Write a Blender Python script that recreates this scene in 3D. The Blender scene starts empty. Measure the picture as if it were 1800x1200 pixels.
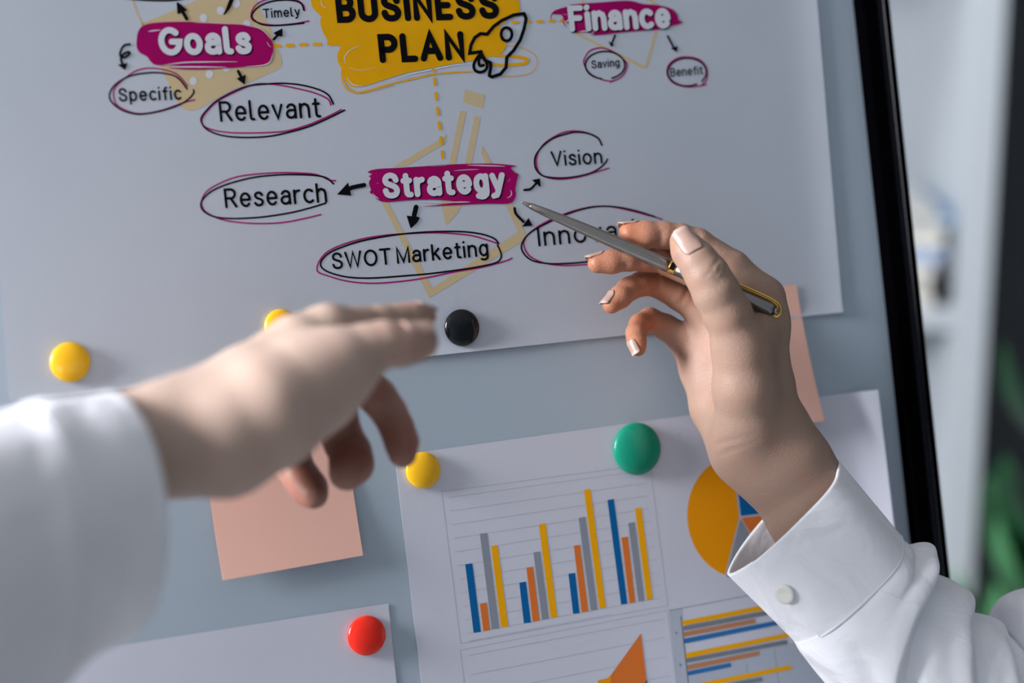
import bpy, bmesh, math, random
import numpy as np
from mathutils import Vector, Matrix
from mathutils.geometry import tessellate_polygon
from mathutils.bvhtree import BVHTree

random.seed(7)
scene = bpy.context.scene
COL = scene.collection

# ------------------------------------------------------------------ camera
FPX = 3500.0                       # focal length in pixels of the 1800 px wide frame
PITCH = math.radians(14.1)
CAM = Vector((0, 0, 1.5))
cR = Vector((1, 0, 0))
cF = Vector((0, math.cos(PITCH), -math.sin(PITCH)))
cU = Vector((0, math.sin(PITCH), math.cos(PITCH)))
cam_data = bpy.data.cameras.new('camera')
cam = bpy.data.objects.new('camera', cam_data)
COL.objects.link(cam)
cam.location = CAM
cam.rotation_euler = (math.pi / 2 - PITCH, 0, 0)
cam_data.sensor_width = 36
cam_data.lens = 70
cam_data.clip_start = 0.05
cam_data.dof.use_dof = True
cam_data.dof.focus_distance = 0.995
cam_data.dof.aperture_fstop = 3.2
scene.camera = cam

# ------------------------------------------------------------------ world, lights, exposure
world = bpy.data.worlds.new('room_ambience')
scene.world = world
world.use_nodes = True
bg = world.node_tree.nodes['Background']
bg.inputs['Color'].default_value = (0.70, 0.83, 1.0, 1)
# the rest of the room: brighter towards the windows on the left and behind the camera, dim on the right
_nt = world.node_tree
_tc = _nt.nodes.new('ShaderNodeTexCoord'); _dp = _nt.nodes.new('ShaderNodeVectorMath'); _dp.operation = 'DOT_PRODUCT'
_dp.inputs[1].default_value = (-.82, -.42, .38)
_mr = _nt.nodes.new('ShaderNodeMapRange'); _mr.interpolation_type = 'SMOOTHSTEP'
_mr.inputs['From Min'].default_value = -.35; _mr.inputs['From Max'].default_value = 1.0
_mr.inputs['To Min'].default_value = .14; _mr.inputs['To Max'].default_value = .58
_nt.links.new(_tc.outputs['Generated'], _dp.inputs[0]); _nt.links.new(_dp.outputs['Value'], _mr.inputs['Value'])
_nt.links.new(_mr.outputs['Result'], bg.inputs['Strength'])

def area_light(name, loc, target, sx, sy, power, color):
    d = bpy.data.lights.new(name, 'AREA')
    d.shape = 'RECTANGLE'; d.size = sx; d.size_y = sy
    d.energy = power; d.color = color
    o = bpy.data.objects.new(name, d); COL.objects.link(o)
    o.location = loc
    o.rotation_euler = (Vector(target) - Vector(loc)).to_track_quat('-Z', 'Y').to_euler()
    return o

area_light('window_daylight', (-2.70, -.06, 2.30), (0, 0.95, 1.25), 1.15, 1.15, 270, (.97, 0.965, 1.0))
_l = area_light('bookcase_fill_light', (.10, 1.75, 2.55), (.50, 2.40, .80), .6, .4, 4.2, (.90, .96, 1.0))  # unseen fill light, added to brighten the bookcase
_l.data.spread = math.radians(95)

scene.view_settings.view_transform = 'Standard'
scene.view_settings.look = 'None'
scene.view_settings.exposure = 0.26
scene.view_settings.gamma = 1.0
scene.view_settings.use_curve_mapping = False

# ------------------------------------------------------------------ helpers
def S2L(c):
    """sRGB 0-255 -> linear"""
    return tuple(((v / 255) / 12.92) if v / 255 <= 0.04045 else (((v / 255) + 0.055) / 1.055) ** 2.4 for v in c)

MATS = {}
def mat(name, color, rough=0.5, spec=0.5, metal=0.0, coat=0.0, var=0.0, var_scale=40, bump=0.0, bump_scale=300, sss=0.0, sss_r=(1, .35, .2), sss_s=0.004, trans=0.0):
    m = bpy.data.materials.new(name); m.use_nodes = True
    nt = m.node_tree; p = nt.nodes['Principled BSDF']
    p.inputs['Base Color'].default_value = (*color, 1)
    p.inputs['Roughness'].default_value = rough
    p.inputs['Specular IOR Level'].default_value = spec
    p.inputs['Metallic'].default_value = metal
    p.inputs['Coat Weight'].default_value = coat
    p.inputs['Coat Roughness'].default_value = 0.06
    if sss:
        p.inputs['Subsurface Weight'].default_value = sss
        p.inputs['Subsurface Radius'].default_value = sss_r
        p.inputs['Subsurface Scale'].default_value = sss_s
    tc = None
    if var or bump:
        tc = nt.nodes.new('ShaderNodeTexCoord')
    if var:
        n = nt.nodes.new('ShaderNodeTexNoise'); n.inputs['Scale'].default_value = var_scale; n.inputs['Detail'].default_value = 4
        nt.links.new(tc.outputs['Object'], n.inputs['Vector'])
        mx = nt.nodes.new('ShaderNodeMix'); mx.data_type = 'RGBA'; mx.blend_type = 'MULTIPLY'
        rmp = nt.nodes.new('ShaderNodeMapRange')
        rmp.inputs['From Min'].default_value = .3; rmp.inputs['From Max'].default_value = .7
        rmp.inputs['To Min'].default_value = 1 - var; rmp.inputs['To Max'].default_value = 1 + var
        nt.links.new(n.outputs['Fac'], rmp.inputs['Value'])
        mx.inputs['Factor'].default_value = 1
        mx.inputs['A'].default_value = (*color, 1)
        nt.links.new(rmp.outputs['Result'], mx.inputs['B'])
        nt.links.new(mx.outputs['Result'], p.inputs['Base Color'])
    if bump:
        n2 = nt.nodes.new('ShaderNodeTexNoise'); n2.inputs['Scale'].default_value = bump_scale; n2.inputs['Detail'].default_value = 5
        nt.links.new(tc.outputs['Object'], n2.inputs['Vector'])
        b = nt.nodes.new('ShaderNodeBump'); b.inputs['Strength'].default_value = bump; b.inputs['Distance'].default_value = 0.001
        nt.links.new(n2.outputs['Fac'], b.inputs['Height'])
        nt.links.new(b.outputs['Normal'], p.inputs['Normal'])
    MATS[name] = m
    return m

def link(o, parent=None):
    COL.objects.link(o)
    if parent is not None:
        o.parent = parent
        o.matrix_parent_inverse = parent.matrix_basis.inverted()
    return o

def mesh_obj(name, verts, faces, mats, parent=None, smooth=False, fmats=None):
    me = bpy.data.meshes.new(name)
    me.from_pydata([tuple(v) for v in verts], [], faces)
    if not isinstance(mats, (list, tuple)): mats = [mats]
    for m in mats: me.materials.append(m)
    if fmats is not None:
        me.polygons.foreach_set('material_index', fmats)
    if smooth:
        me.polygons.foreach_set('use_smooth', [True] * len(me.polygons))
    me.update()
    return link(bpy.data.objects.new(name, me), parent)

def empty(name, loc):
    o = bpy.data.objects.new(name, None); o.location = loc; COL.objects.link(o)
    o.empty_display_size = 0.05
    return o

def tag(o, label, cat, group=None):
    o['label'] = label; o['category'] = cat
    if group: o['group'] = group
    return o

def structure(o):
    o['kind'] = 'structure'; return o

class MB:
    """collects simple solids into one mesh"""
    def __init__(s): s.v = []; s.f = []
    def box(s, a, b):
        i = len(s.v); x0, y0, z0 = a; x1, y1, z1 = b
        s.v += [(x0,y0,z0),(x1,y0,z0),(x1,y1,z0),(x0,y1,z0),(x0,y0,z1),(x1,y0,z1),(x1,y1,z1),(x0,y1,z1)]
        s.f += [tuple(i + k for k in q) for q in ((0,3,2,1),(4,5,6,7),(0,1,5,4),(1,2,6,5),(2,3,7,6),(3,0,4,7))]
        return s
    def obox(s, o, ax, ay, az):
        """box from corner o with edge vectors"""
        i = len(s.v); o, ax, ay, az = map(Vector, (o, ax, ay, az))
        s.v += [o, o+ax, o+ax+ay, o+ay, o+az, o+ax+az, o+ax+ay+az, o+ay+az]
        s.f += [tuple(i + k for k in q) for q in ((0,3,2,1),(4,5,6,7),(0,1,5,4),(1,2,6,5),(2,3,7,6),(3,0,4,7))]
        return s
    def loft(s, rings, cap0=True, cap1=True):
        i = len(s.v); n = len(rings[0])
        for r in rings: s.v += [Vector(p) for p in r]
        for a in range(len(rings) - 1):
            for k in range(n):
                s.f.append((i+a*n+k, i+a*n+(k+1) % n, i+(a+1)*n+(k+1) % n, i+(a+1)*n+k))
        if cap0: s.f.append(tuple(i + k for k in reversed(range(n))))
        if cap1: s.f.append(tuple(i + (len(rings)-1)*n + k for k in range(n)))
        return s
    def tube(s, pts, r, n=10):
        pts = [Vector(p) for p in pts]; rs = r if isinstance(r, (list, tuple)) else [r] * len(pts)
        rings = []; ref = None
        for k, p in enumerate(pts):
            t = (pts[min(k+1, len(pts)-1)] - pts[max(k-1, 0)]).normalized()
            if ref is None: ref = t.orthogonal().normalized()
            ref = (ref - t * ref.dot(t)).normalized(); b = t.cross(ref)
            rings.append([p + (ref * math.cos(a) + b * math.sin(a)) * rs[k] for a in [2*math.pi*j/n for j in range(n)]])
        return s.loft(rings)
    def build(s, name, m, parent=None, smooth=False, bevel=0.0):
        o = mesh_obj(name, s.v, s.f, m, parent, smooth)
        if bevel:
            bv = o.modifiers.new('bevel', 'BEVEL'); bv.width = bevel; bv.segments = 3; bv.limit_method = 'ANGLE'
        return o

def catmull(pts, n=8, closed=False):
    P = [Vector(p) for p in pts]
    if len(P) < 3 and not closed: return P
    out = []; m = len(P); rng = m if closed else m - 1
    for i in range(rng):
        if closed: a, b, c, d = P[(i-1) % m], P[i], P[(i+1) % m], P[(i+2) % m]
        else: a, b, c, d = P[max(i-1, 0)], P[i], P[i+1], P[min(i+2, m-1)]
        for k in range(n):
            t = k / n
            out.append(0.5*((2*b) + (c-a)*t + (2*a-5*b+4*c-d)*t*t + (3*b-a-3*c+d)*t**3))
    if not closed: out.append(P[-1])
    return out

def cam2w(X, Y, Z): return CAM + cR * X + cU * Y + cF * Z
def P(x, y, d): return cam2w((x - 900) * d / FPX, -(y - 600) * d / FPX, d)
def Pc(x, y, d): return np.array(((x - 900) * d / FPX, -(y - 600) * d / FPX, d))
def ray(x, y): return cR * ((x - 900) / FPX) + cU * (-(y - 600) / FPX) + cF
def atY(x, y, Y):
    r = ray(x, y); return CAM + r * (Y / r.y)

# ------------------------------------------------------------------ board plane (leaning easel board, seen at an angle)
D0 = 1.02
bO = P(918, 357, D0)
bH = (cR * 8300 + cU * 880 + cF * 3500).normalized()
_v = cR * -0.104 + cU
bV = (_v - bH * _v.dot(bH)).normalized()
bN = bH.cross(bV)                       # towards the viewer
if bN.dot(cF) > 0: bN = -bN
def UV(x, y):
    r = ray(x, y); t = (bO - CAM).dot(bN) / r.dot(bN); q = CAM + r * t - bO
    return q.dot(bH), q.dot(bV)
def BUV(u, v, off=0.0): return bO + bH * u + bV * v + bN * off
def B(x, y, off=0.0): u, v = UV(x, y); return BUV(u, v, off)

# ------------------------------------------------------------------ materials
M_wall_dark = mat('dark_grey_wall_paint', S2L((84, 87, 90)), .8, .2, var=.06, var_scale=3)
M_wall = mat('white_wall_paint', (.8, .8, .8), .8, .2, var=.02, var_scale=3)
M_floor = mat('grey_floor', (.35, .34, .33), .5, .4, var=.1, var_scale=8)
M_board = mat('whiteboard_enamel', (.42, .50, .575), .28, .4, var=.015, var_scale=6)
M_black = mat('black_plastic', (.001, .001, .0015), .6, .0)
M_groove = mat('dark_grey_plastic', (.009, .011, .017), .4, .25)
M_alu = mat('aluminium', (.6, .6, .62), .35, .5, 1)
M_paper = mat('white_paper', (.50, .54, .605), .7, .15, var=.012, var_scale=25, bump=.05, bump_scale=500)
M_paper2 = mat('falloff_lightened_paper', (.63, .645, .73), .7, .15, var=.012, var_scale=25, bump=.05, bump_scale=500)  # paper of the lower sheets, lightened to offset light falling off down the board
M_note = mat('salmon_paper', (.88, .52, .42), .8, .1, var=.02, var_scale=20)
M_ink = mat('black_ink', (.003, .003, .005), .8, .08)
M_mag = mat('magenta_ink', (.33, .002, .11), .8, .08, var=.1, var_scale=60)
M_magl = mat('magenta_line_ink', (.36, .008, .15), .8, .08)
M_org = mat('amber_ink', (.78, .38, .004), .8, .08, var=.06, var_scale=50)
M_orgd = mat('amber_dash_ink', (.78, .38, .012), .8, .08)
M_pale = mat('pale_amber_ink', (.58, .46, .27), .8, .08)
M_white = mat('white_ink', (.62, .64, .70), .8, .08)
M_cblue = mat('chart_blue', (.004, .125, .36), .8, .08)
M_corg = mat('chart_orange', (.75, .19, .035), .8, .08)
M_cgry = mat('chart_grey', (.27, .30, .35), .8, .08)
M_cyel = mat('chart_amber', (.92, .42, .004), .8, .08)
M_cpie = mat('pie_amber', (.90, .33, .004), .8, .08)
M_line = mat('grid_line_ink', (.49, .51, .56), .8, .08)
M_panel = mat('pale_grey_ink', (.46, .50, .58), .8, .08)
M_axis = mat('axis_grey_ink', (.10, .12, .15), .8, .08)
M_my = mat('yellow_plastic', (.92, .50, .006), .30, .3, coat=.5, sss=.15, sss_s=.004, sss_r=(1, .7, .1))
M_mg = mat('green_plastic', (.002, .26, .155), .35, .25, coat=.4)
M_mr = mat('red_plastic', (.90, .025, .010), .25, .3, coat=.35)
M_mk = mat('black_gloss_plastic', (.001, .002, .004), .2, .25, coat=.5)
M_steel = mat('brushed_steel', (.31, .285, .26), .20, .5, 1, var=.03, var_scale=200)
M_steeld = mat('shaded_steel', (.26, .25, .24), .28, .5, 1)  # the barrel's steel for the cap, with its shading darkened into the colour
M_gold = mat('gold_metal', (.85, .50, .13), .2, .5, 1)
M_nail = mat('fingernail', (.42, .27, .22), .3, .5, coat=.25, sss=.2, sss_s=.003)
M_tipnail = mat('nail_edge', (.47, .36, .30), .35, .5)
M_shirt = mat('white_cotton', (.83, .84, .88), .85, .15, bump=.18, bump_scale=1400, var=.015, var_scale=60)
def wrinkles(m, scale, dist):
    nt = m.node_tree; fine = [n for n in nt.nodes if n.type == 'BUMP'][0]
    tc = nt.nodes.new('ShaderNodeTexCoord'); n = nt.nodes.new('ShaderNodeTexNoise')
    n.inputs['Scale'].default_value = scale; n.inputs['Detail'].default_value = 3; n.inputs['Distortion'].default_value = 1.2
    b = nt.nodes.new('ShaderNodeBump'); b.inputs['Strength'].default_value = .35; b.inputs['Distance'].default_value = dist
    nt.links.new(tc.outputs['Object'], n.inputs['Vector']); nt.links.new(n.outputs['Fac'], b.inputs['Height'])
    nt.links.new(b.outputs['Normal'], fine.inputs['Normal'])
wrinkles(M_shirt, 26, .010)
M_thread = mat('white_thread', (.84, .86, .90), .8, .2)
M_btn = mat('pearl_button', (.74, .73, .68), .3, .5, coat=.4)
M_shelf = mat('white_laminate', (.47, .51, .545), .45, .4, var=.01)
M_bookw = mat('cream_pages', (.72, .70, .62), .8, .2, var=.04, var_scale=90)
M_bookb = mat('blue_cover', (.05, .24, .52), .5, .4)
M_bookl = mat('pale_blue_cover', (.40, .52, .70), .5, .4)
M_bookv = mat('lavender_cover', (.56, .58, .70), .5, .4)
M_bookg = mat('grey_cover', (.45, .46, .46), .6, .3)
M_leaf = mat('dark_green_leaf', (.006, .06, .018), .35, .5, var=.35, var_scale=12)
M_leafl = mat('light_green_leaf', (.07, .26, .10), .35, .5, var=.25, var_scale=12)
M_pot = mat('white_ceramic', (.6, .6, .6), .3, .5)
M_soil = mat('potting_soil', (.03, .02, .012), .9, .1, var=.3, var_scale=120)

def skin_mat(name, base, blush):
    m = bpy.data.materials.new(name); m.use_nodes = True; nt = m.node_tree; p = nt.nodes['Principled BSDF']
    at = nt.nodes.new('ShaderNodeAttribute'); at.attribute_name = 'blush'
    tc = nt.nodes.new('ShaderNodeTexCoord')
    nz = nt.nodes.new('ShaderNodeTexNoise'); nz.inputs['Scale'].default_value = 60; nz.inputs['Detail'].default_value = 4
    nt.links.new(tc.outputs['Object'], nz.inputs['Vector'])
    ad = nt.nodes.new('ShaderNodeMath'); ad.operation = 'MULTIPLY_ADD'
    ad.inputs[1].default_value = .5; ad.inputs[2].default_value = -.25
    nt.links.new(nz.outputs['Fac'], ad.inputs[0])
    a2 = nt.nodes.new('ShaderNodeMath'); a2.operation = 'ADD'; a2.use_clamp = True
    nt.links.new(ad.outputs[0], a2.inputs[0]); nt.links.new(at.outputs['Fac'], a2.inputs[1])
    mx = nt.nodes.new('ShaderNodeMix'); mx.data_type = 'RGBA'
    mx.inputs['A'].default_value = (*base, 1); mx.inputs['B'].default_value = (*blush, 1)
    nt.links.new(a2.outputs[0], mx.inputs['Factor']); nt.links.new(mx.outputs['Result'], p.inputs['Base Color'])
    p.inputs['Roughness'].default_value = .48; p.inputs['Specular IOR Level'].default_value = .35
    p.inputs['Subsurface Weight'].default_value = .35
    p.inputs['Subsurface Radius'].default_value = (1, .32, .16); p.inputs['Subsurface Scale'].default_value = .005
    vo = nt.nodes.new('ShaderNodeTexVoronoi'); vo.inputs['Scale'].default_value = 900
    mp = nt.nodes.new('ShaderNodeMapping'); mp.inputs['Scale'].default_value = (1, 1, 1.8)
    nt.links.new(tc.outputs['Object'], mp.inputs['Vector']); nt.links.new(mp.outputs['Vector'], vo.inputs['Vector'])
    b = nt.nodes.new('ShaderNodeBump'); b.inputs['Strength'].default_value = .22; b.inputs['Distance'].default_value = .0006
    nt.links.new(vo.outputs['Distance'], b.inputs['Height']); nt.links.new(b.outputs['Normal'], p.inputs['Normal'])
    return m
M_skin = skin_mat('warm_skin', (.345, .228, .172), (.44, .16, .08))
M_skin2 = skin_mat('light_skin', (.48, .355, .29), (.28, .11, .075))

# ------------------------------------------------------------------ the room
structure(MB().box((-2.2, -2.2, -.05), (3.2, 3.4, 0)).build('floor', M_floor))
structure(MB().box((-2.2, 3.0, 0), (3.2, 3.1, 2.7)).build('wall_back', M_wall_dark))
structure(MB().box((-2.2, -2.2, 2.7), (3.2, 3.4, 2.75)).build('ceiling', M_wall))
wl = MB().box((-2.0, -2.2, 0), (-1.9, 3.0, 1.05)).box((-2.0, -2.2, 2.55), (-1.9, 3.0, 2.7))
wl.box((-2.0, -2.2, 1.05), (-1.9, -1.2, 2.55)).box((-2.0, .7, 1.05), (-1.9, 3.0, 2.55))
structure(wl.build('wall_left', M_wall))
wf = MB()
for y in (-1.2, -.28, .64): wf.box((-1.98, y, 1.05), (-1.92, y + .06, 2.55))
for z in (1.05, 2.49): wf.box((-1.98, -1.2, z), (-1.92, .7, z + .06))
structure(wf.build('window_1', M_wall))

# bookcase behind the board
bc = empty('bookcase', (.2, 2.35, 0))
tag(bc, 'tall white open bookcase standing behind the right edge of the whiteboard', 'bookcase')
x0, x1, y0, y1, zt = -.32, .578, 2.35, 2.66, 1.95
MB().box((x1 - .040, y0, 0), (x1, y1, zt)).build('side_panel', M_shelf, bc, bevel=.002)
MB().box((x0, y0, 0), (x0 + .040, y1, zt)).build('side_panel', M_shelf, bc, bevel=.002)
MB().box((x0 + .040, y1 - .012, .05), (x1 - .040, y1, zt - .028)).build('back_panel', M_shelf, bc)
for z in (.05, .49, .922, 1.42, zt - .028):
    MB().box((x0 + .040, y0 + .004, z), (x1 - .040, y1 - .012, z + .027)).build('shelf', M_shelf, bc, bevel=.0015)

books = [(.021, .478, M_bookg, 'lowest thick grey book in the stack on the white shelf'),
         (.019, .474, M_bookw, 'cream book second from the bottom of the shelf stack'),
         (.017, .480, M_bookv, 'lavender book in the middle of the shelf stack'),
         (.018, .492, M_bookl, 'pale blue book above the lavender one in the shelf stack'),
         (.022, .486, M_bookw, 'thick cream book right under the bright blue one in the shelf stack'),
         (.013, .500, M_bookb, 'thin bright blue book near the top of the shelf stack'),
         (.012, .480, M_bookg, 'thin grey book on top of the shelf stack')]
z = .949
for k, (h, xr, m, lab) in enumerate(books):
    r = empty('book', (xr - .13, 2.47, z))
    tag(r, lab, 'book', 'books stacked flat on the bookcase shelf')
    xr += .033; xl = xr - .25 - .01 * (k % 3); ya = 2.362 + .006 * (k % 2)
    MB().box((xl, ya, z), (xr, ya + .18, z + .0018)).box((xl, ya, z + h - .0018), (xr, ya + .18, z + h)).box((xr - .002, ya, z + .0018), (xr, ya + .18, z + h - .0018)).build('cover', m, r)
    MB().box((xl + .004, ya + .003, z + .0018), (xr - .002, ya + .176, z + h - .0018)).build('page_block', M_bookw if m is not M_bookl else M_bookl, r)
    z += h + .0003
t = MB().tube([(.526, 2.372, .949), (.526, 2.372, .953), (.526, 2.372, .985), (.526, 2.372, .992), (.526, 2.372, .999)], [.007, .008, .008, .007, .004], 20).build('small_jar', M_mk, None, True)
tag(t, 'small black jar on the white shelf beside the book stack', 'jar')

# plant beside the bookcase
pl = empty('potted_plant', (.74, 2.02, 0))
tag(pl, 'green leafy potted plant on the floor right of the bookcase', 'plant')
def ringc(cx, cy, z, r, n=28): return [(cx + r*math.cos(2*math.pi*k/n), cy + r*math.sin(2*math.pi*k/n), z) for k in range(n)]
MB().loft([ringc(.74, 2.02, 0, .10), ringc(.74, 2.02, .02, .115), ringc(.74, 2.02, .27, .14), ringc(.74, 2.02, .28, .145), ringc(.74, 2.02, .28, .13), ringc(.74, 2.02, .25, .127)], True, False).build('pot', M_pot, pl, True)
MB().loft([ringc(.74, 2.02, .20, .126), ringc(.74, 2.02, .25, .126)]).build('soil', M_soil, pl)
def leaf(mb, base, tip, width, droop, roll):
    base, tip = Vector(base), Vector(tip); d = tip - base; n = 12
    side = Vector((-d.y, d.x, 0))
    if side.length < 1e-4: side = Vector((1, 0, 0))
    side = (Matrix.Rotation(roll, 3, d.normalized()) @ side.normalized()); up = side.cross(d).normalized()
    i = len(mb.v)
    for k in range(n + 1):
        s = k / n; w = width * (math.sin(math.pi * s ** .8) ** .8) if 0 < s < 1 else .0006
        c = base + d * s + Vector((0, 0, -droop * s * s)) + up * (.02 * math.sin(math.pi * s))
        for u in (-1, -.5, 0, .5, 1):
            mb.v.append(c + side * (w * u) + up * (abs(u) * w * .35))
    for k in range(n):
        for j in range(4):
            a = i + k*5 + j; mb.f.append((a, a+1, a+6, a+5))
fol, fol2, stm = MB(), MB(), MB()
rl = random.Random(11)
lf = [((1822, 690), .025), ((1800, 880), .045), ((1825, 915), .05), ((1812, 990), .030), ((1800, 1020), .025), ((1765, 1075), .025), ((1730, 1095), .022), ((1785, 1105), .030), ((1812, 1080), .04), ((1745, 1150), .04), ((1785, 1170), .04)]
for k, ((px, py), w) in enumerate(lf):
    q = atY(px, py, 2.10 - .02 * (k % 4))
    ang = rl.uniform(-.5, .5)
    tip = q + Vector((-.045 + .02*math.sin(k*2.1), -.02, .075)); base = q + Vector((.06, .02, -.085))
    leaf(fol2 if k in (3, 4, 5, 7) else fol, base, tip, w, .015, ang)
    stm.tube(catmull([(.74 + .02*math.cos(k), 2.02 + .02*math.sin(k), .24), ((.74 + base.x)/2, (2.02 + base.y)/2, (.35 + base.z)/2), base], 6), .0035, 8)
for k in range(16):
    a = k * 2.4; rr = .12 + .1 * rl.random(); zz = .40 + .28 * rl.random()
    if math.cos(a) < -.2: zz = min(zz, .42)
    base = Vector((.76 + rr*.5*math.cos(a), 2.02 + rr*.5*math.sin(a), zz)); tip = base + Vector((.17*math.cos(a), .17*math.sin(a), .10))
    leaf(fol if k % 3 else fol2, base, tip, .045, .05, rl.uniform(-.4, .4))
    stm.tube(catmull([(.74, 2.02, .24), (.74 + rr*.3*math.cos(a), 2.02 + rr*.3*math.sin(a), zz*.7), base], 6), .003, 8)
for nm, f_, m_ in (('foliage', fol, M_leaf), ('young_foliage', fol2, M_leafl)):
    o = f_.build(nm, m_, pl, True)
    so = o.modifiers.new('thick', 'SOLIDIFY'); so.thickness = .0008
stm.build('stem', M_leafl, pl, True)

# ------------------------------------------------------------------ whiteboard on its easel
uR = UV(1550.5, 489)[0]; wF = UV(1601.5, 489)[0] - uR
uL = uR - 1.0; vT, vB = .38, -.60
wb = empty('easel_whiteboard', BUV((uL + uR)/2, vB))
wb.rotation_mode = 'XYZ'
tag(wb, 'large leaning whiteboard in a black frame that carries the papers and magnets', 'whiteboard')
MB().obox(BUV(uL, vB, -.012), bH*(uR-uL), bV*(vT-vB), bN*.012).build('panel', M_board, wb)
def frame_bar(name, a, b, wdir, w):
    """bar along a-b in board coordinates with a grooved profile; wdir points outward"""
    a = Vector(a); b = Vector(b)
    prof = [(0, -.016), (0, .006), (.06, .0085), (.50, .0095), (.57, .0075), (.66, .0075), (.72, .0095), (.95, .0085), (1.0, .006), (1.0, -.016)]
    rings = []
    for q in (a, b):
        rings.append([bO + bH*(q.x + wdir[0]*w*s) + bV*(q.y + wdir[1]*w*s) + bN*t_ for s, t_ in prof])
    mb = MB().loft(rings)
    nf = len(mb.f); fm = [0]*nf; fm[4] = 1; fm[3] = 1; fm[5] = 1
    return mesh_obj(name, mb.v, mb.f, [M_black, M_groove], wb, False, fm)
frame_bar('frame_rail', (uR, vB - wF), (uR, vT + wF), (1, 0), wF)
frame_bar('frame_rail', (uL, vB - wF), (uL, vT + wF), (-1, 0), wF)
frame_bar('frame_rail', (uL, vT), (uR, vT), (0, 1), wF)
frame_bar('frame_rail', (uL, vB), (uR, vB), (0, -1), wF)
for u in (uL + .06, uR - .06):
    a = BUV(u, vT - .05, -.030); b = BUV(u, vB, -.030); dn = (b - a).normalized(); b = a + dn * ((a.z - .012) / -dn.z)
    MB().tube([a, b], .013, 14).build('leg', M_black, wb, True)
a = BUV((uL+uR)/2, vT - .05, -.035); back = Vector((-bN.x, -bN.y, 0)).normalized()
b = a + back * .30; b.z = .012
MB().tube([a, b], .013, 14).build('leg', M_black, wb, True)
MB().tube([BUV(uL + .06, vT - .07, -.030), BUV(uR - .06, vT - .07, -.030)], .012, 12).build('cross_bar', M_black, wb, True)

# ------------------------------------------------------------------ sheets of paper
def sheet(name, corners, m, h0, lift=None, n=20, thick=.00018):
    """corners TL TR BR BL in picture points, found on the board; lift(s,t) raises it off the board"""
    q = [Vector(UV(*c)) for c in corners]; v = []; f = []
    for j in range(n + 1):
        for i in range(n + 1):
            s, t_ = i/n, j/n
            p = q[0]*(1-s)*(1-t_) + q[1]*s*(1-t_) + q[2]*s*t_ + q[3]*(1-s)*t_
            v.append(BUV(p.x, p.y, h0 + (lift(s, t_) if lift else 0)))
    for j in range(n):
        for i in range(n):
            a = j*(n+1) + i; f.append((a+n+1, a+n+2, a+1, a))
    o = mesh_obj(name, v, f, m, None, True)
    so = o.modifiers.new('thickness', 'SOLIDIFY'); so.thickness = thick; so.offset = -1
    es = o.modifiers.new('crisp_edge', 'EDGE_SPLIT'); es.split_angle = math.radians(40)
    return o
HP = .0006                        # paper face above the board
LAY = .00005                      # one printed layer
poster = sheet('poster', [(-46, -150), (1421, -150), (1478, 549), (15.5, 704)], M_paper, HP, lambda s, t: .0016 * max(0, (t - .95) / .05) ** 2 * (.3 + .7 * math.sin(s * 9) ** 2) + .0012 * max(0, (s - .96) / .04) ** 2, 60)
tag(poster, 'large white poster with a magenta and amber mind map pinned across the upper whiteboard', 'poster')
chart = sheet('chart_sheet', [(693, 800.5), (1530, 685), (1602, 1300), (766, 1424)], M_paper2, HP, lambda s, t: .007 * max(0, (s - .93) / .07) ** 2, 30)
tag(chart, 'white sheet of printed bar and pie charts under the green magnet', 'sheet of paper')
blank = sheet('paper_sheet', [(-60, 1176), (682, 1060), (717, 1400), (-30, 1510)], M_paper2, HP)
tag(blank, 'blank white sheet under the red magnet at lower left', 'sheet of paper')
note1 = sheet('sticky_note', [(355, 771), (603, 729), (633.5, 975), (386, 1018)], M_note, .0005, lambda s, t: .006 * t ** 2.5 * (1 - .35 * s))
tag(note1, 'salmon sticky note behind the blurred pointing hand at left', 'sticky note', 'salmon sticky notes')
note2 = sheet('sticky_note', [(1200, 521), (1397, 500), (1437, 740), (1240, 762)], M_note, .0015, lambda s, t: .006 * t ** 2.2)
tag(note2, 'salmon sticky note half hidden behind the hand holding the pen', 'sticky note', 'salmon sticky notes')

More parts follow.
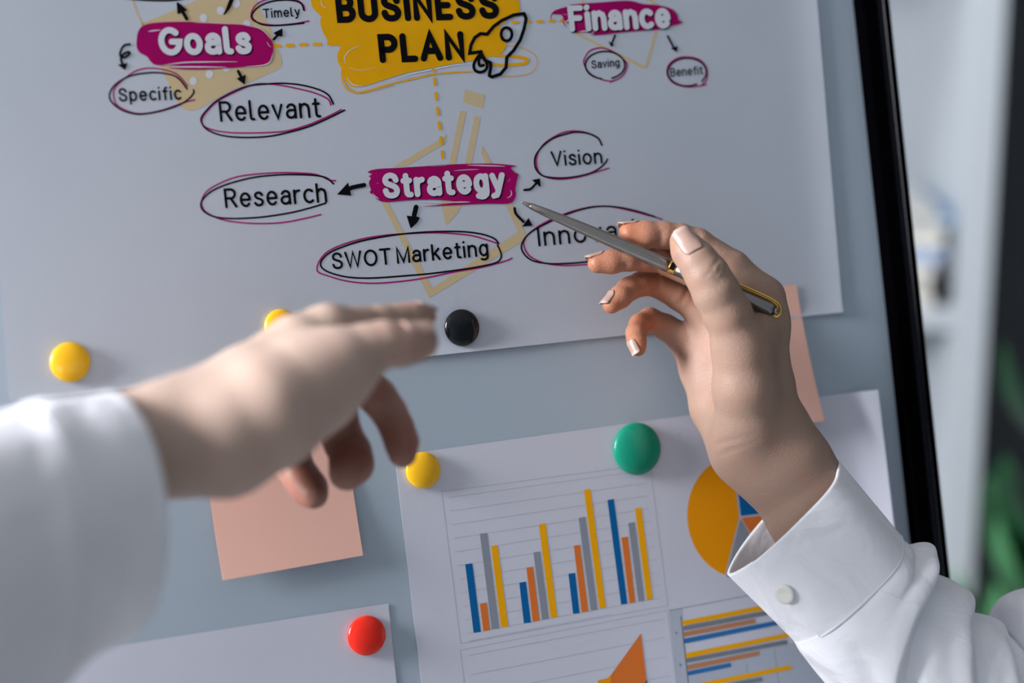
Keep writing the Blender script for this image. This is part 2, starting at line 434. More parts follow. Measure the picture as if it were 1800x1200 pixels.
# ------------------------------------------------------------------ flat printing on the sheets
class Print:
    def __init__(s, layer): s.v = []; s.f = []; s.m = []; s.h = HP + LAY * layer; s.k = 0
    def _h(s): s.k += 1; return s.h + .0000008 * s.k
    def poly(s, pts, mi=0):
        h = s._h(); i = len(s.v); w = [Vector((p[0], p[1], 0)) for p in pts]
        s.v += [B(p[0], p[1], h) for p in pts]
        for t_ in tessellate_polygon([w]):
            s.f.append(tuple(i + k for k in t_)); s.m.append(mi)
        return s
    def smooth(s, pts, mi=0, n=5): return s.poly([(p.x, p.y) for p in catmull([Vector((a, b)) for a, b in pts], n, True)], mi)
    def stroke(s, pts, w, mi=0, curve=True, caps=True, taper=None, closed=False):
        """round-capped line of width w through picture points"""
        Pts = [Vector((a, b)) for a, b in pts]
        if curve: Pts = catmull(Pts, 7, closed)
        out = [Pts[0]]
        for p in Pts[1:]:
            if (p - out[-1]).length > .25: out.append(p)
        Pts = out; n = len(Pts)
        if n < 2: return s
        h = s._h(); i = len(s.v); L, R_ = [], []
        for k, p in enumerate(Pts):
            a = Pts[k-1] if k else (Pts[-2] if closed else None); c = Pts[k+1] if k < n-1 else (Pts[1] if closed else None)
            d1 = (p - a).normalized() if a is not None and (p-a).length > 1e-6 else None
            d2 = (c - p).normalized() if c is not None and (c-p).length > 1e-6 else None
            if d1 is None: d1 = d2
            if d2 is None: d2 = d1
            t_ = (d1 + d2)
            t_ = t_.normalized() if t_.length > .2 else d1
            nn = Vector((-t_.y, t_.x)); cs = max(.45, nn.dot(Vector((-d1.y, d1.x))))
            ww = w if taper is None else w * taper(k / (n - 1))
            L.append(p + nn*(ww/2/cs)); R_.append(p - nn*(ww/2/cs))
        for a, b in zip(L, R_): s.v += [B(a.x, a.y, h), B(b.x, b.y, h)]
        for k in range(n - 1):
            s.f.append((i+2*k, i+2*k+1, i+2*k+3, i+2*k+2)); s.m.append(mi)
        if caps and not closed:
            for p, e0, e1, sg in ((Pts[0], L[0], R_[0], 1), (Pts[-1], R_[-1], L[-1], 1)):
                r = (e0 - e1).length / 2; a0 = math.atan2(e0.y - p.y, e0.x - p.x); j = len(s.v); s.v.append(B(p.x, p.y, h))
                for k in range(9):
                    a = a0 + math.pi * k / 8
                    s.v.append(B(p.x + r*math.cos(a), p.y + r*math.sin(a), h))
                for k in range(8): s.f.append((j, j+1+k, j+2+k)); s.m.append(mi)
        return s
    def build(s, name, mats, parent):
        o = mesh_obj(name, s.v, s.f, mats, parent, False, s.m)
        return o

def arc(cx, cy, rx, ry, a0, a1, n=None):
    n = n or max(4, int(abs(a1 - a0) / 15))
    return [(cx + rx*math.cos(math.radians(a0 + (a1-a0)*k/n)), cy + ry*math.sin(math.radians(a0 + (a1-a0)*k/n))) for k in range(n + 1)]
xh = .72
_n = lambda w, x=0: [(x, .40), (x+.03, .55), (x+.12, .68), (x+w*.55, .72), (x+w*.88, .64), (x+w, .46), (x+w, 0)]
_s = [(.42, .57), (.34, .69), (.22, .72), (.09, .67), (.04, .55), (.11, .43), (.23, .37), (.36, .31), (.43, .19), (.37, .05), (.22, 0), (.08, .03), (0, .14)]
_S = [(.57, .76), (.49, .93), (.3, 1), (.12, .93), (.05, .76), (.12, .61), (.3, .52), (.48, .43), (.58, .26), (.51, .07), (.3, 0), (.1, .07), (.02, .25)]
# each glyph: advance, list of (smooth?, points)
GL = {
 'o': (.54, [(0, arc(.27, .36, .27, .36, 0, 360))]),
 'e': (.53, [(0, arc(.27, .36, .25, .36, 0, 318)), (0, [(.06, .36), (.52, .36)])]),
 'a': (.47, [(0, arc(.25, .50, .21, .22, 160, 0) + [(.46, 0)]), (0, [(.46, .41), (.24, .41)] + arc(.2, .205, .2, .205, 95, 270) + [(.28, .01), (.40, .08), (.46, .2)])]),
 's': (.43, [(1, _s)]), 'S': (.60, [(1, _S)]),
 'l': (.17, [(0, [(0, 1), (0, .15), (.02, .06), (.07, .01), (.16, 0)])]),
 'i': (.02, [(0, [(0, .70), (0, 0)]), (0, [(-.006, 1.0), (0.008, 1.02)])]),
 'f': (.30, [(0, [(.31, 1), (.21, .98), (.15, .90), (.14, .8), (.14, 0)]), (0, [(0, .70), (.29, .70)])]),
 't': (.30, [(0, [(.13, .94), (.13, .16), (.15, .06), (.20, .01), (.30, 0)]), (0, [(0, .70), (.29, .70)])]),
 'r': (.28, [(0, [(0, xh), (0, 0)]), (0, [(0, .42), (.04, .57), (.13, .68), (.28, .71)])]),
 'n': (.46, [(0, [(0, xh), (0, 0)]), (0, _n(.46))]),
 'm': (.78, [(0, [(0, xh), (0, 0)]), (0, _n(.39)), (0, _n(.39, .39))]),
 'h': (.46, [(0, [(0, 1), (0, 0)]), (0, _n(.46))]),
 'p': (.50, [(0, [(0, xh), (0, -.28)]), (0, arc(.25, .36, .25, .36, 0, 360))]),
 'g': (.48, [(0, arc(.24, .36, .24, .36, 0, 360)), (0, [(.48, xh), (.48, -.06), (.44, -.19), (.34, -.27), (.22, -.29), (.06, -.24)])]),
 'c': (.46, [(0, arc(.27, .36, .27, .36, 48, 312))]),
 'v': (.48, [(0, [(0, xh), (.24, 0), (.48, xh)])]),
 'y': (.48, [(0, [(0, xh), (.24, .02)]), (0, [(.48, xh), (.2, -.14), (.14, -.24), (.0, -.28)])]),
 'k': (.43, [(0, [(0, 1), (0, 0)]), (0, [(.40, xh), (.02, .30)]), (0, [(.16, .43), (.43, 0)])]),
 'V': (.66, [(0, [(0, 1), (.33, 0), (.66, 1)])]),
 'W': (.98, [(0, [(0, 1), (.25, 0), (.49, 1), (.73, 0), (.98, 1)])]),
 'T': (.62, [(0, [(0, 1), (.62, 1)]), (0, [(.31, 1), (.31, 0)])]),
 'O': (.76, [(0, arc(.38, .5, .38, .5, 0, 360))]),
 'M': (.74, [(0, [(0, 0), (0, 1), (.37, .04), (.74, 1), (.74, 0)])]),
 'R': (.56, [(0, [(0, 0), (0, 1), (.29, 1)] + arc(.29, .745, .25, .255, 80, -90) + [(0, .49)]), (0, [(.28, .49), (.56, 0)])]),
 'I': (.0, [(0, [(0, 1), (0, 0)])]),
 'G': (.74, [(0, arc(.38, .5, .38, .5, 48, 357) + [(.44, .48)])]),
 'F': (.50, [(0, [(.50, 1), (0, 1), (0, 0)]), (0, [(0, .52), (.42, .52)])]),
 'B': (.54, [(0, [(0, .52), (0, 1), (.28, 1)] + arc(.28, .76, .21, .24, 80, -90) + [(0, .52)]), (0, [(0, .52), (0, 0), (.29, 0)] + arc(.29, .26, .25, .26, -80, 90))]),
 'U': (.56, [(0, [(0, 1), (0, .3)] + arc(.28, .28, .28, .28, 185, 355) + [(.56, .3), (.56, 1)])]),
 'N': (.55, [(0, [(0, 0), (0, 1), (.55, 0), (.55, 1)])]),
 'E': (.45, [(0, [(.45, 1), (0, 1), (0, 0), (.45, 0)]), (0, [(0, .52), (.39, .52)])]),
 'P': (.53, [(0, [(0, 0), (0, 1), (.27, 1)] + arc(.27, .72, .26, .28, 80, -90) + [(0, .44)])]),
 'L': (.42, [(0, [(0, 1), (0, 0), (.42, 0)])]),
 'A': (.66, [(0, [(0, 0), (.33, 1), (.66, 0)]), (0, [(.12, .32), (.54, .32)])]),
 '4': (.5, [(0, [(.38, 0), (.38, 1), (0, .3), (.5, .3)])]),
 '3': (.5, [(1, [(.02, .85), (.2, 1), (.45, .85), (.4, .6), (.2, .53), (.45, .4), (.48, .18), (.25, 0), (0, .14)])]),
}
def lettering(pr, text, bl, br, cap, w, mi=0, gap=.13, lean=.104, dx=0, dy=0):
    """single-stroke rounded letters: outer left and right ends of the baseline, cap height and pen width in picture points"""
    bl = Vector(bl) + Vector((dx, dy)); br = Vector(br) + Vector((dx, dy)); ex = (br - bl).normalized(); up = Vector((-lean, -1))
    ch = cap - w; g = w / ch + gap; x = 0; items = []
    for c in text:
        if c == ' ': x += .22; continue
        adv, st = GL[c]; items.append((x, st)); x += adv + g
    tot = x - g; sx = ((br - bl).length - w) / tot
    o = bl + ex * (w/2) + up * (w/2)
    for x, st in items:
        for sm, pts in st:
            cl = len(pts) > 20 and abs(pts[0][0] - pts[-1][0]) + abs(pts[0][1] - pts[-1][1]) < 1e-3
            pr.stroke([tuple(o + ex*((x + px)*sx) + up*(py*ch)) for px, py in pts], w, mi, curve=bool(sm), closed=cl)
    return pr

def crop(ox, oy, s): return lambda *pts: [(ox + a/s, oy + b/s) for a, b in pts]
c1 = crop(180, 0, 6); c2 = crop(400, 0, 6); c3 = crop(680, 0, 6); c4 = crop(950, 0, 6); c5 = crop(620, 130, 6)
c6 = crop(620, 270, 6); c7 = crop(880, 210, 6); c8 = crop(540, 380, 4.737); c9 = crop(330, 150, 4.443)
z5 = crop(900, 330, 3); z7 = crop(550, 733, 2.57); c10 = crop(1140, 1000, 6)

# --- pale drawings behind the words
pr = Print(1)
pr.poly([(247, 42), (307, 18), (347, 0), (390, -22), (441, -22), (450, 0), (462, 28), (473, 45), (480, 67), (493, 100), (495.5, 108), (494, 117), (487, 123), (433, 147), (400, 162), (355, 188), (342, 194), (333, 195), (322, 192), (313, 182), (287, 130), (283, 117), (255, 60)])
die = pr.build('pale_domino_drawing', [M_pale], poster)
pr = Print(2)
for cx, cy in ((357, 32), (387, 19), (415, 7), (433, 43), (339, 143), (367.5, 131), (397, 119)):
    pr.poly(arc(cx, cy, 6.6, 7.2, 0, 345, 23))
pr.build('white_dot', [M_white], die)
Print(1).stroke([(231, -14), (233.5, 2), (238.5, 18), (244, 32), (251, 44)], 3.6).build('pale_curve', [M_pale], poster)
pr = Print(1)
pr.poly([(816.7, 157.5), (851.7, 167.5), (847.5, 191.7), (813.3, 180)])
pr.poly([(808, 195), (818.5, 196.5), (799, 292), (788.5, 292)]).poly([(833.5, 204), (844, 206), (827, 292), (816, 292)])
pr.poly([(774, 350), (811, 360), (803, 375), (783.5, 396), (779, 378)])
pr.build('pale_pencil_drawing', [M_pale], poster)
pr = Print(1)
pr.poly([(691, 293), (768, 248), (785, 236), (782, 252), (772, 258), (714, 292)])
pr.poly([(847, 256), (860, 280), (866, 294), (855, 292), (845, 270)])
pr.poly([(669, 353), (681, 355), (759, 506), (910, 408), (888, 361), (900, 359), (923, 410), (919, 423), (754, 524)])
pr.build('pale_note_drawing', [M_pale], poster)
pr = Print(1)
pr.stroke([(1012, 59), (1056, 82), (1100, 103), (1128, 118), (1133, 119), (1136, 114), (1152, 57)], 5, curve=False)
pr.stroke([(1026, -14), (1023, 9)], 5, curve=False).stroke([(1130, -8), (1156, 11)], 5, curve=False)
pr.build('pale_arrow_drawing', [M_pale], poster)

# --- dashed connectors
pr = Print(2)
for a, b, y in ((482, 491, 81.5), (504, 514, 80.5), (528, 538, 79.3), (552, 562, 78.4), (577, 592, 77.5)): pr.stroke([(a, y), (b, y - .5)], 6, curve=False)
pr.build('dashed_connector', [M_orgd], poster)
pr = Print(4)
for a, b, y in ((881, 886, 40), (901, 908, 39.8), (927, 930, 39), (944, 951, 38.3), (966, 972, 37.5), (985, 992, 37)): pr.stroke([(a, y), (b, y - .3)], 5.4, curve=False)
pr.build('dashed_connector', [M_orgd], poster)
pr = Print(4)
for cx, cy, h in ((760.8, 123, 5), (763, 144, 11), (765.6, 169.5, 11), (768.4, 196, 11), (771.3, 221, 11), (774.2, 247.5, 11), (776.8, 272.3, 11)):
    pr.stroke([(cx - h*.055, cy - h/2), (cx + h*.055, cy + h/2)], 5, curve=False)
pr.build('dashed_connector', [M_orgd], poster)

# --- title
pr = Print(3)
pr.smooth([(540, -24), (545, -8), (546, 2), (548, 12), (555, 21), (563.5, 29.5), (562, 40), (567, 57), (575, 71), (577, 80), (597.5, 82), (592, 95), (593.5, 110), (600.5, 123), (604, 138), (612, 148), (622, 153), (645, 150), (680, 138.5), (713, 128.5), (747, 122), (805, 111), (830, 107), (872, 97), (882, 92), (888, 82), (888, 73), (880, 55), (878, 47), (885, 36), (900, 32), (909, 26), (913, 15), (910, 0), (902, -14), (880, -26), (700, -34)], n=4)
pr.stroke([(600, 124), (602, 140), (610, 154), (622, 161), (640, 161), (680, 149.5), (722, 140), (762, 131), (800, 127.5), (828, 126)], 2.6)
pr.stroke([(599, 128), (601, 145), (609, 158), (622, 164), (640, 163.5), (690, 150)], 1.2)
pr.stroke([(845, 97), (890, 99), (918, 102), (926, 107), (918, 112.5), (880, 115), (850, 112)], 6, taper=lambda t: .55 + .45*math.sin(math.pi*t))
pr.stroke([(862, 84), (890, 80.5), (915, 84), (935, 94), (943, 106), (940, 120), (928, 130), (905, 134), (884, 134.5)], 1.2)
title = pr.build('title_blot', [M_org], poster)
for pts, w in ((c2((1390, 486), (1300, 522), (1235, 590), (1228, 640), (1240, 672)), 1.5), (c2((982, 0), (985, 40), (1000, 68), (1040, 88)), 1.4),
               (c2((1258, 815), (1280, 860), (1320, 895), (1370, 906), (1425, 904)), 2.0), (c2((1268, 708), (1310, 730), (1400, 742), (1500, 730), (1560, 702)), .7),
               (c3((40, 850), (250, 782), (470, 735), (700, 690), (870, 678)), 2.6), (c3((40, 868), (250, 812), (480, 765)), 1.2)):
    Print(4).stroke(pts, w, taper=lambda t: .25 + .75*math.sin(math.pi*t)).build('brush_streak', [M_white], title)
pr = Print(6)
lettering(pr, 'BUSINESS', (592, 41), (878.5, 33.5), 51, 11.2, gap=.09)
lettering(pr, 'PLAN', (667, 111.5), (818, 106), 51, 11.2, gap=.07)
pr.build('title_lettering', [M_ink], poster)
pr = Print(7)
pr.stroke(c3((1440, 147), (1330, 162), (1200, 222), (1120, 282), (1050, 364), (980, 358), (920, 400), (880, 480), (866, 565), (985, 548), (1000, 600)), 5.8, curve=False)
pr.stroke(c3((990, 560), (940, 620), (910, 690), (925, 745), (975, 765), (1030, 745), (1052, 700), (1030, 640), (990, 605), (962, 640), (975, 695), (1012, 690)), 5.2)
pr.stroke(c3((1000, 590), (1030, 640), (1085, 665), (1090, 700), (1075, 800), (1100, 815), (1190, 785), (1250, 715), (1258, 608), (1330, 535), (1400, 425), (1440, 310), (1462, 200), (1440, 147)), 5.8, curve=False)
pr.stroke(c3(*arc(1255, 365, 57, 70, 0, 360, 24)), 5.2, curve=False)
pr.build('rocket_drawing', [M_ink], poster)

# --- topic banners with white words
def banner(outline, word, bl, br, cap, w, streaks, name='topic_banner', extra=()):
    pr = Print(5); pr.poly(outline)
    for pts, ww in extra: pr.stroke(pts, ww, taper=lambda t: .2 + .8*math.sin(math.pi*min(1, t*1.0)))
    b = pr.build(name, [M_mag], poster)
    for pts, ww in streaks: Print(6).stroke(pts, ww, taper=lambda t: .2 + .8*math.sin(math.pi*t)).build('brush_streak', [M_white], b)
    pr = Print(7); lettering(pr, word, bl, br, cap, w + .6, gap=.05, dx=1.9, dy=2.0); pr.build('lettering_shadow', [M_ink], b)
    pr = Print(8); lettering(pr, word, bl, br, cap, w, gap=.05); pr.build('banner_lettering', [M_white], b)
    return b
def rough(pts, n=4): return [(p.x, p.y) for p in catmull([Vector(p) for p in pts], n, True)]
banner(rough(c1((356, 440), (372, 340), (425, 275), (560, 242), (850, 232), (1000, 238), (1250, 250), (1500, 268), (1620, 290), (1700, 335), (1750, 395), (1785, 440), (1797, 500), (1790, 600), (1760, 655), (1690, 692), (1500, 708), (1300, 722), (1050, 736), (830, 733), (690, 716), (830, 703), (700, 690), (560, 688), (505, 652), (465, 600), (395, 562), (360, 510))),
       'Goals', (280, 98.6), (443, 95.8), 50, 10.8,
       [(c1((480, 336), (540, 326), (610, 320)), 2.2), (c1((640, 690), (860, 662), (1100, 656), (1420, 654)), 2.2), (c1((700, 712), (900, 708), (1300, 712)), 2.4),
        (c1((1500, 272), (1640, 298), (1720, 352), (1760, 410)), 1.4), (c1((1792, 560), (1765, 648), (1690, 690), (1500, 706)), 1.7), (c1((1730, 440), (1750, 480), (1775, 500)), .9), (c1((960, 240), (1150, 246), (1350, 258)), .8)])
banner(rough(c6((150, 195), (250, 164), (500, 150), (800, 131), (1100, 112), (1400, 106), (1560, 112), (1720, 130), (1662, 152), (1715, 208), (1740, 215), (1725, 290), (1708, 380), (1716, 430), (1690, 500), (1620, 530), (1400, 530), (1150, 541), (900, 553), (730, 560), (900, 540), (1080, 512), (950, 492), (750, 486), (550, 496), (350, 512), (270, 495), (215, 445), (170, 405), (188, 388), (164, 310), (186, 262), (165, 240), (196, 216)), 3),
       'Strategy', (672.5, 350), (889, 338.4), 45.5, 10.2,
       [(c6((1060, 182), (1200, 172), (1320, 168)), 1.2), (c6((1200, 122), (1330, 126), (1480, 130), (1600, 136)), 2.0), (c6((1630, 300), (1655, 270)), 1.4), (c6((1620, 470), (1655, 450), (1668, 415), (1655, 385)), 1.5), (c6((1000, 517), (1120, 512), (1230, 512)), 2.0), (c6((200, 420), (230, 450), (270, 478)), 1.6), (c6((250, 315), (262, 312)), 2), (c6((700, 506), (850, 514), (950, 518)), 2.2), (c6((820, 136), (980, 128)), .9)])
banner(rough(c4((118, 150), (180, 100), (260, 78), (330, 50), (600, 30), (850, 12), (960, 15), (1080, 45), (1250, 60), (1380, 100), (1436, 160), (1450, 215), (1490, 235), (1440, 262), (1380, 275), (1300, 308), (1100, 325), (850, 345), (640, 370), (520, 378), (560, 364), (450, 342), (360, 350), (312, 322), (300, 290), (285, 250), (240, 215), (215, 160)), 3),
       'Finance', (1000, 57), (1179.5, 50.5), 46.5, 10.0,
       [(c4((250, 240), (275, 225), (300, 200)), 2), (c4((230, 150), (270, 160)), 2), (c4((400, 338), (470, 330), (560, 345)), 2)], extra=((c4((108, 212), (108, 165), (150, 118), (230, 92)), 2.2), (c4((225, 200), (240, 250), (265, 292)), 1.6)))

# --- ringed words
def ring(blk, mag, word=None, bl=None, br=None, cap=0, w=0, wb_=3.0, wm=2.6, gap=.13, cl=False):
    pr = Print(2)
    if mag: pr.stroke(mag, wm, 1, closed=cl)
    if blk: pr.stroke(blk, wb_, 0, closed=cl)
    o = pr.build('idea_ring', [M_ink, M_magl], poster)
    if word:
        pr = Print(3); lettering(pr, word, bl, br, cap, w, gap=gap); pr.build('idea_word', [M_ink], o)
ring(c1((890, 940), (800, 830), (700, 785), (520, 768), (300, 800), (150, 880), (78, 975), (85, 1065), (180, 1150), (300, 1195), (420, 1205), (620, 1170), (800, 1110), (900, 1050), (958, 985), (957, 950)),
     c1((895, 910), (800, 800), (680, 745), (500, 720), (350, 750), (230, 830), (135, 920), (115, 1000), (150, 1110), (280, 1180), (420, 1200), (620, 1165), (850, 1085), (970, 1055)),
     'Specific', (208.5, 179.3), (319, 175.8), 24, 3.5, gap=.16)
ring(c2((800, 110), (780, 50), (720, 15), (600, 2), (450, 20), (330, 70), (262, 140), (262, 200), (350, 258), (480, 272), (650, 262), (800, 245)),
     c2((808, 115), (795, 60), (720, 5), (550, -20), (400, 0), (290, 60), (245, 150), (260, 212), (350, 250), (500, 268), (680, 255), (850, 225)),
     'Timely', (462.5, 33), (527.5, 29), 17, 2.5, gap=.14)
ring([(585, 183), (577, 168), (560, 158), (530, 150), (503, 147), (475, 147.5), (430, 153), (384, 175), (363.8, 192.8), (353.6, 206), (353.6, 215), (361.5, 226.5), (379.5, 235.5), (404, 240.5), (438, 241.8), (474, 239.6), (510, 232), (544, 222), (577.6, 207.4), (604.6, 194)],
     [(581, 185), (575, 174), (550, 163), (517, 155), (483, 149), (450, 148), (417, 160), (384, 177), (366, 193), (355, 208.5), (357, 221), (375, 229), (404, 233.3), (438, 234), (474, 233), (505.5, 230), (544, 218.6), (577.6, 204), (599, 193)],
     'Relevant', (386.5, 215), (564, 207), 36.5, 4.6)
ring([(585.5, 323.3), (573, 313), (555, 308.7), (521, 307), (487.6, 307.6), (442.5, 312.5), (397.5, 324.4), (370.5, 336.8), (356, 350.3), (352.5, 361.6), (358, 371.7), (373, 380), (393, 383.6), (424.5, 384), (465, 381), (510, 374), (544, 365.6), (572, 357)],
     [(589, 317.7), (577.6, 316.5), (555, 306.9), (521, 304), (487.6, 303.7), (442.5, 306.9), (408.8, 313), (375, 327.8), (359, 341), (353.6, 357), (359, 370.6), (375, 380.7), (397.5, 388), (431, 392), (465, 393), (499, 390.8), (532.6, 384.5), (563, 377.3)],
     'Research', (395.5, 366.5), (575, 356), 35, 4.5)
ring(c8((1580, 240), (1610, 310), (1605, 355), (1560, 390), (1400, 425), (1200, 455), (1000, 480), (800, 497), (600, 512), (450, 515), (320, 505), (200, 475), (130, 440), (108, 400), (130, 350), (200, 295), (350, 235), (500, 195), (700, 160), (900, 138), (1100, 128), (1300, 130), (1450, 150), (1550, 185), (1588, 225)),
     c8((1700, 350), (1640, 375), (1450, 425), (1200, 468), (1000, 510), (800, 540), (600, 557), (450, 555), (300, 535), (180, 500), (95, 470), (78, 435), (100, 370), (160, 300), (280, 240), (450, 190), (650, 158), (850, 145), (1050, 138), (1250, 148), (1400, 170), (1590, 230)),
     'SWOT Marketing', (583.5, 474), (858.5, 450), 29.5, 4.0, gap=.12)
ring(c7((1060, 270), (1020, 200), (920, 150), (800, 135), (700, 150), (560, 195), (450, 270), (370, 370), (352, 450), (370, 530), (430, 590), (520, 612), (640, 618), (780, 605), (930, 570), (1030, 520), (1100, 455), (1120, 420)),
     c7((1065, 275), (1020, 195), (900, 140), (770, 122), (650, 140), (540, 195), (450, 260), (390, 350), (370, 440), (390, 540), (450, 600), (560, 628), (680, 628), (850, 600), (1000, 555), (1135, 515)),
     'Vision', (969, 293), (1058.5, 288), 27, 3.6)
ring([(1150, 381), (1120, 371.5), (1090, 365), (1060, 362.5), (1030, 366), (997, 376), (963, 391), (930, 410), (916, 430), (920, 446), (935, 458), (960, 463), (985, 463.5), (1027, 460.5), (1085, 452), (1130, 436)],
     [(1163, 386), (1153, 382.5), (1113, 372), (1080, 364.5), (1055, 362.5), (1030, 365), (997, 374), (963, 388), (938, 403), (923, 418), (920, 432), (930, 450), (955, 462), (986.7, 466.5), (1026.7, 465), (1085, 459), (1150, 438)],
     'Innovation', (945.5, 433.5), (1172, 414), 34, 4.2, gap=.16)
ring(c4(*arc(676, 690, 208, 146, 100, 430, 16)), c4((730, 868), (850, 810), (905, 705), (880, 640), (760, 548), (640, 508), (520, 535), (458, 620), (458, 690), (520, 780), (640, 840), (740, 858), (775, 845)),
     'Saving', (1039, 121.2), (1088.5, 117), 14.5, 2.1, 3.0, 2.6)
ring(c4(*arc(1540, 762, 203, 146, 60, 400, 16)), c4((1740, 890), (1690, 905), (1540, 918), (1400, 880), (1332, 790), (1345, 690), (1430, 620), (1540, 602), (1670, 632), (1745, 720), (1748, 830), (1700, 890)),
     'Benefit', (1178, 135.5), (1235, 131), 15.5, 2.0, 2.8, 2.6)
ring([(196, -10), (215, -3), (245, 0), (280, 1.5), (312, 0), (338, -6), (350, -12)], None, wb_=3.4)

# --- arrows
def arrow(shaft, w, head, curve=True, taper=None):
    Print(6).stroke(shaft, w, curve=curve, taper=taper).poly(head).build('arrow', [M_ink], poster)
arrow(c1((885, 203), (840, 125)), 6, c1((778, 32), (792, 27), (888, 108), (875, 122), (850, 122), (800, 155), (786, 145)))
Print(6).stroke(c1((1372, -40), (1350, 20), (1318, 95), (1280, 155)), 7.2, taper=lambda t: 1 - .7*max(0, (t-.55)/.45)).build('arrow', [M_ink], poster)
arrow(c1((285, 470), (230, 482), (195, 530), (184, 585), (222, 610), (281, 572), (268, 552), (215, 578), (193, 622), (207, 675)), 4.2, c1((155, 685), (262, 668), (237, 742)))
arrow(c1((1427, 753), (1458, 815)), 5, c1((1508, 790), (1408, 832), (1497, 897)))
arrow(c2((482, 418), (528, 370)), 4.5, c2((574, 302), (478, 350), (500, 372), (545, 388), (575, 386)))
arrow([(639, 325.5), (618, 330), (605, 337)], 7.5, [(591.5, 342), (611, 321), (616.5, 344)])
arrow(c6((662, 565), (642, 650)), 8.4, c6((563, 655), (622, 662), (672, 665), (702, 677), (672, 730), (612, 786), (602, 783)), False)
arrow(c7((243, 745), (310, 733), (365, 678)), 4.2, c7((322, 640), (408, 622), (417, 717), (370, 680)))
arrow(c7((140, 938), (158, 1000), (235, 1080)), 4.6, c7((288, 1038), (218, 1132), (330, 1122)))
arrow(c4((780, 378), (742, 470)), 3.6, c4((708, 435), (735, 452), (770, 478), (738, 497)))
arrow(c4((1335, 385), (1395, 500)), 3.6, c4((1440, 488), (1368, 512), (1432, 553)))

# --- printed charts
def quad(pts, layer, m, name, par): return Print(layer).poly(pts).build(name, [m], par)
barc = Print(1)
for i in range(11):
    a = z7((610 + 8.5*i, 362 + 61.5*i)); b = z7((1495 + 7.5*i, 240 + 57.5*i)); barc.stroke(a + b, .8, curve=False, caps=False)
barc.stroke(z7((580, 335), (665, 1022), (1600, 850), (1520, 212), (580, 335)), .8, curve=False, caps=False)
col = barc.build('column_chart', [M_line], chart)
bars = [(M_cblue, (686, 664), (718, 660), (756, 968), (724, 973)), (M_corg, (752, 843), (783, 838), (798, 961), (768, 965)), (M_cgry, (752, 526), (784, 522), (839, 953), (806, 957)), (M_cyel, (803, 582), (832, 577), (880, 945), (848, 949)),
        (M_cblue, (930, 747), (960, 742), (982, 926), (951, 930)), (M_corg, (962, 679), (992, 675), (1022, 918), (991, 922)), (M_cgry, (994, 610), (1024, 606), (1063, 910), (1033, 914)), (M_cyel, (1018, 484), (1049, 480), (1102, 902), (1072, 906)),
        (M_cblue, (1152, 707), (1182, 703), (1202, 884), (1173, 887)), (M_corg, (1176, 580), (1204, 576), (1242, 877), (1212, 881)), (M_cgry, (1198, 455), (1228, 450), (1283, 868), (1253, 872)), (M_cyel, (1222, 328), (1251, 324), (1321, 859), (1292, 863)),
        (M_cblue, (1328, 374), (1357, 369), (1418, 841), (1390, 846)), (M_corg, (1391, 543), (1420, 539), (1454, 835), (1428, 840)), (M_cgry, (1422, 478), (1451, 473), (1495, 828), (1468, 832)), (M_cyel, (1452, 412), (1481, 408), (1533, 820), (1506, 824))]
for m, *q in bars: quad(z7(*q), 2, m, 'chart_bar', col)
ar = Print(1)
for a, b in (((824, 1126), (1075, 1079)), ((824, 1151), (1167, 1087)), ((828, 1185), (1167, 1120)), ((834, 1219), (1172, 1153)), ((838, 1250), (1176, 1187))): ar.stroke([a, b], .8, curve=False, caps=False)
ar.stroke([(808, 1142), (1172, 1072), (1190, 1220)], .8, curve=False, caps=False).stroke([(808, 1142), (818, 1220)], .8, curve=False, caps=False)
area_c = ar.build('area_chart', [M_line], chart)
quad([(1125.5, 1112.5), (1136, 1200), (1146, 1290), (1030, 1290), (1067, 1191), (1072.5, 1186)], 3, M_corg, 'chart_area', area_c)
quad([(1050, 1195.5), (1067, 1191), (1073, 1186), (1073, 1300), (1050, 1300)], 4, M_cpie, 'chart_area', area_c)
quad([(1132, 1199), (1136, 1194), (1150, 1300), (1132, 1300)], 4, M_cblue, 'chart_area', area_c)
pie = Print(1).stroke([(1195, 770), (1193, 760)], .6, curve=False).build('pie_chart', [M_line], chart)
def pslice(a0, a1, m):
    C_ = Vector((1300, 908.5)); U_ = Vector((91.5, -11)); V_ = Vector((-12.5, -108)); am = math.radians((a0+a1)/2)
    off = U_ * (math.cos(am)*.022) + V_ * (math.sin(am)*.022)
    pts = [tuple(C_ + off)] + [tuple(C_ + off + U_*math.cos(math.radians(a0 + (a1-a0)*k/40))*.985 + V_*math.sin(math.radians(a0 + (a1-a0)*k/40))*.985) for k in range(41)]
    quad(pts, 2, m, 'pie_slice', pie)
pslice(90.5, 246.5, M_cpie); pslice(246.5, 298.5, M_cgry); pslice(298.5, 359.5, M_corg); pslice(0, 90, M_cblue)
rowc = Print(1).poly(c10((212, 436), (345, 412), (430, 1330), (305, 1350)), 0)
rowc.poly(c10((395, 985), (2000, 690), (2060, 1330), (430, 1400)), 0)
rowc.stroke(c10((335, 500), (418, 1230)), 1.6, 1, curve=False)
rowc.stroke(c10((215, 434), (1060, 275)), .8, 1, curve=False)
rowc.stroke(c10((1030, 1000), (1048, 1230)), .6, 1, curve=False).stroke(c10((1320, 840), (1375, 1260)), .6, 1, curve=False)
lettering(rowc, '4', (1186, 1114.5), (1190, 1114), 5, .9, 1); lettering(rowc, '3', (1193, 1171), (1197, 1170.5), 5, .9, 1)
rowc = rowc.build('row_chart', [M_panel, M_axis], chart)
M_corgl = mat('chart_pale_orange', (.52, .22, .10), .5, .3); M_cbl2 = mat('chart_mid_blue', (.02, .16, .42), .5, .3); M_cgr2 = mat('chart_slate', (.19, .22, .26), .5, .3)
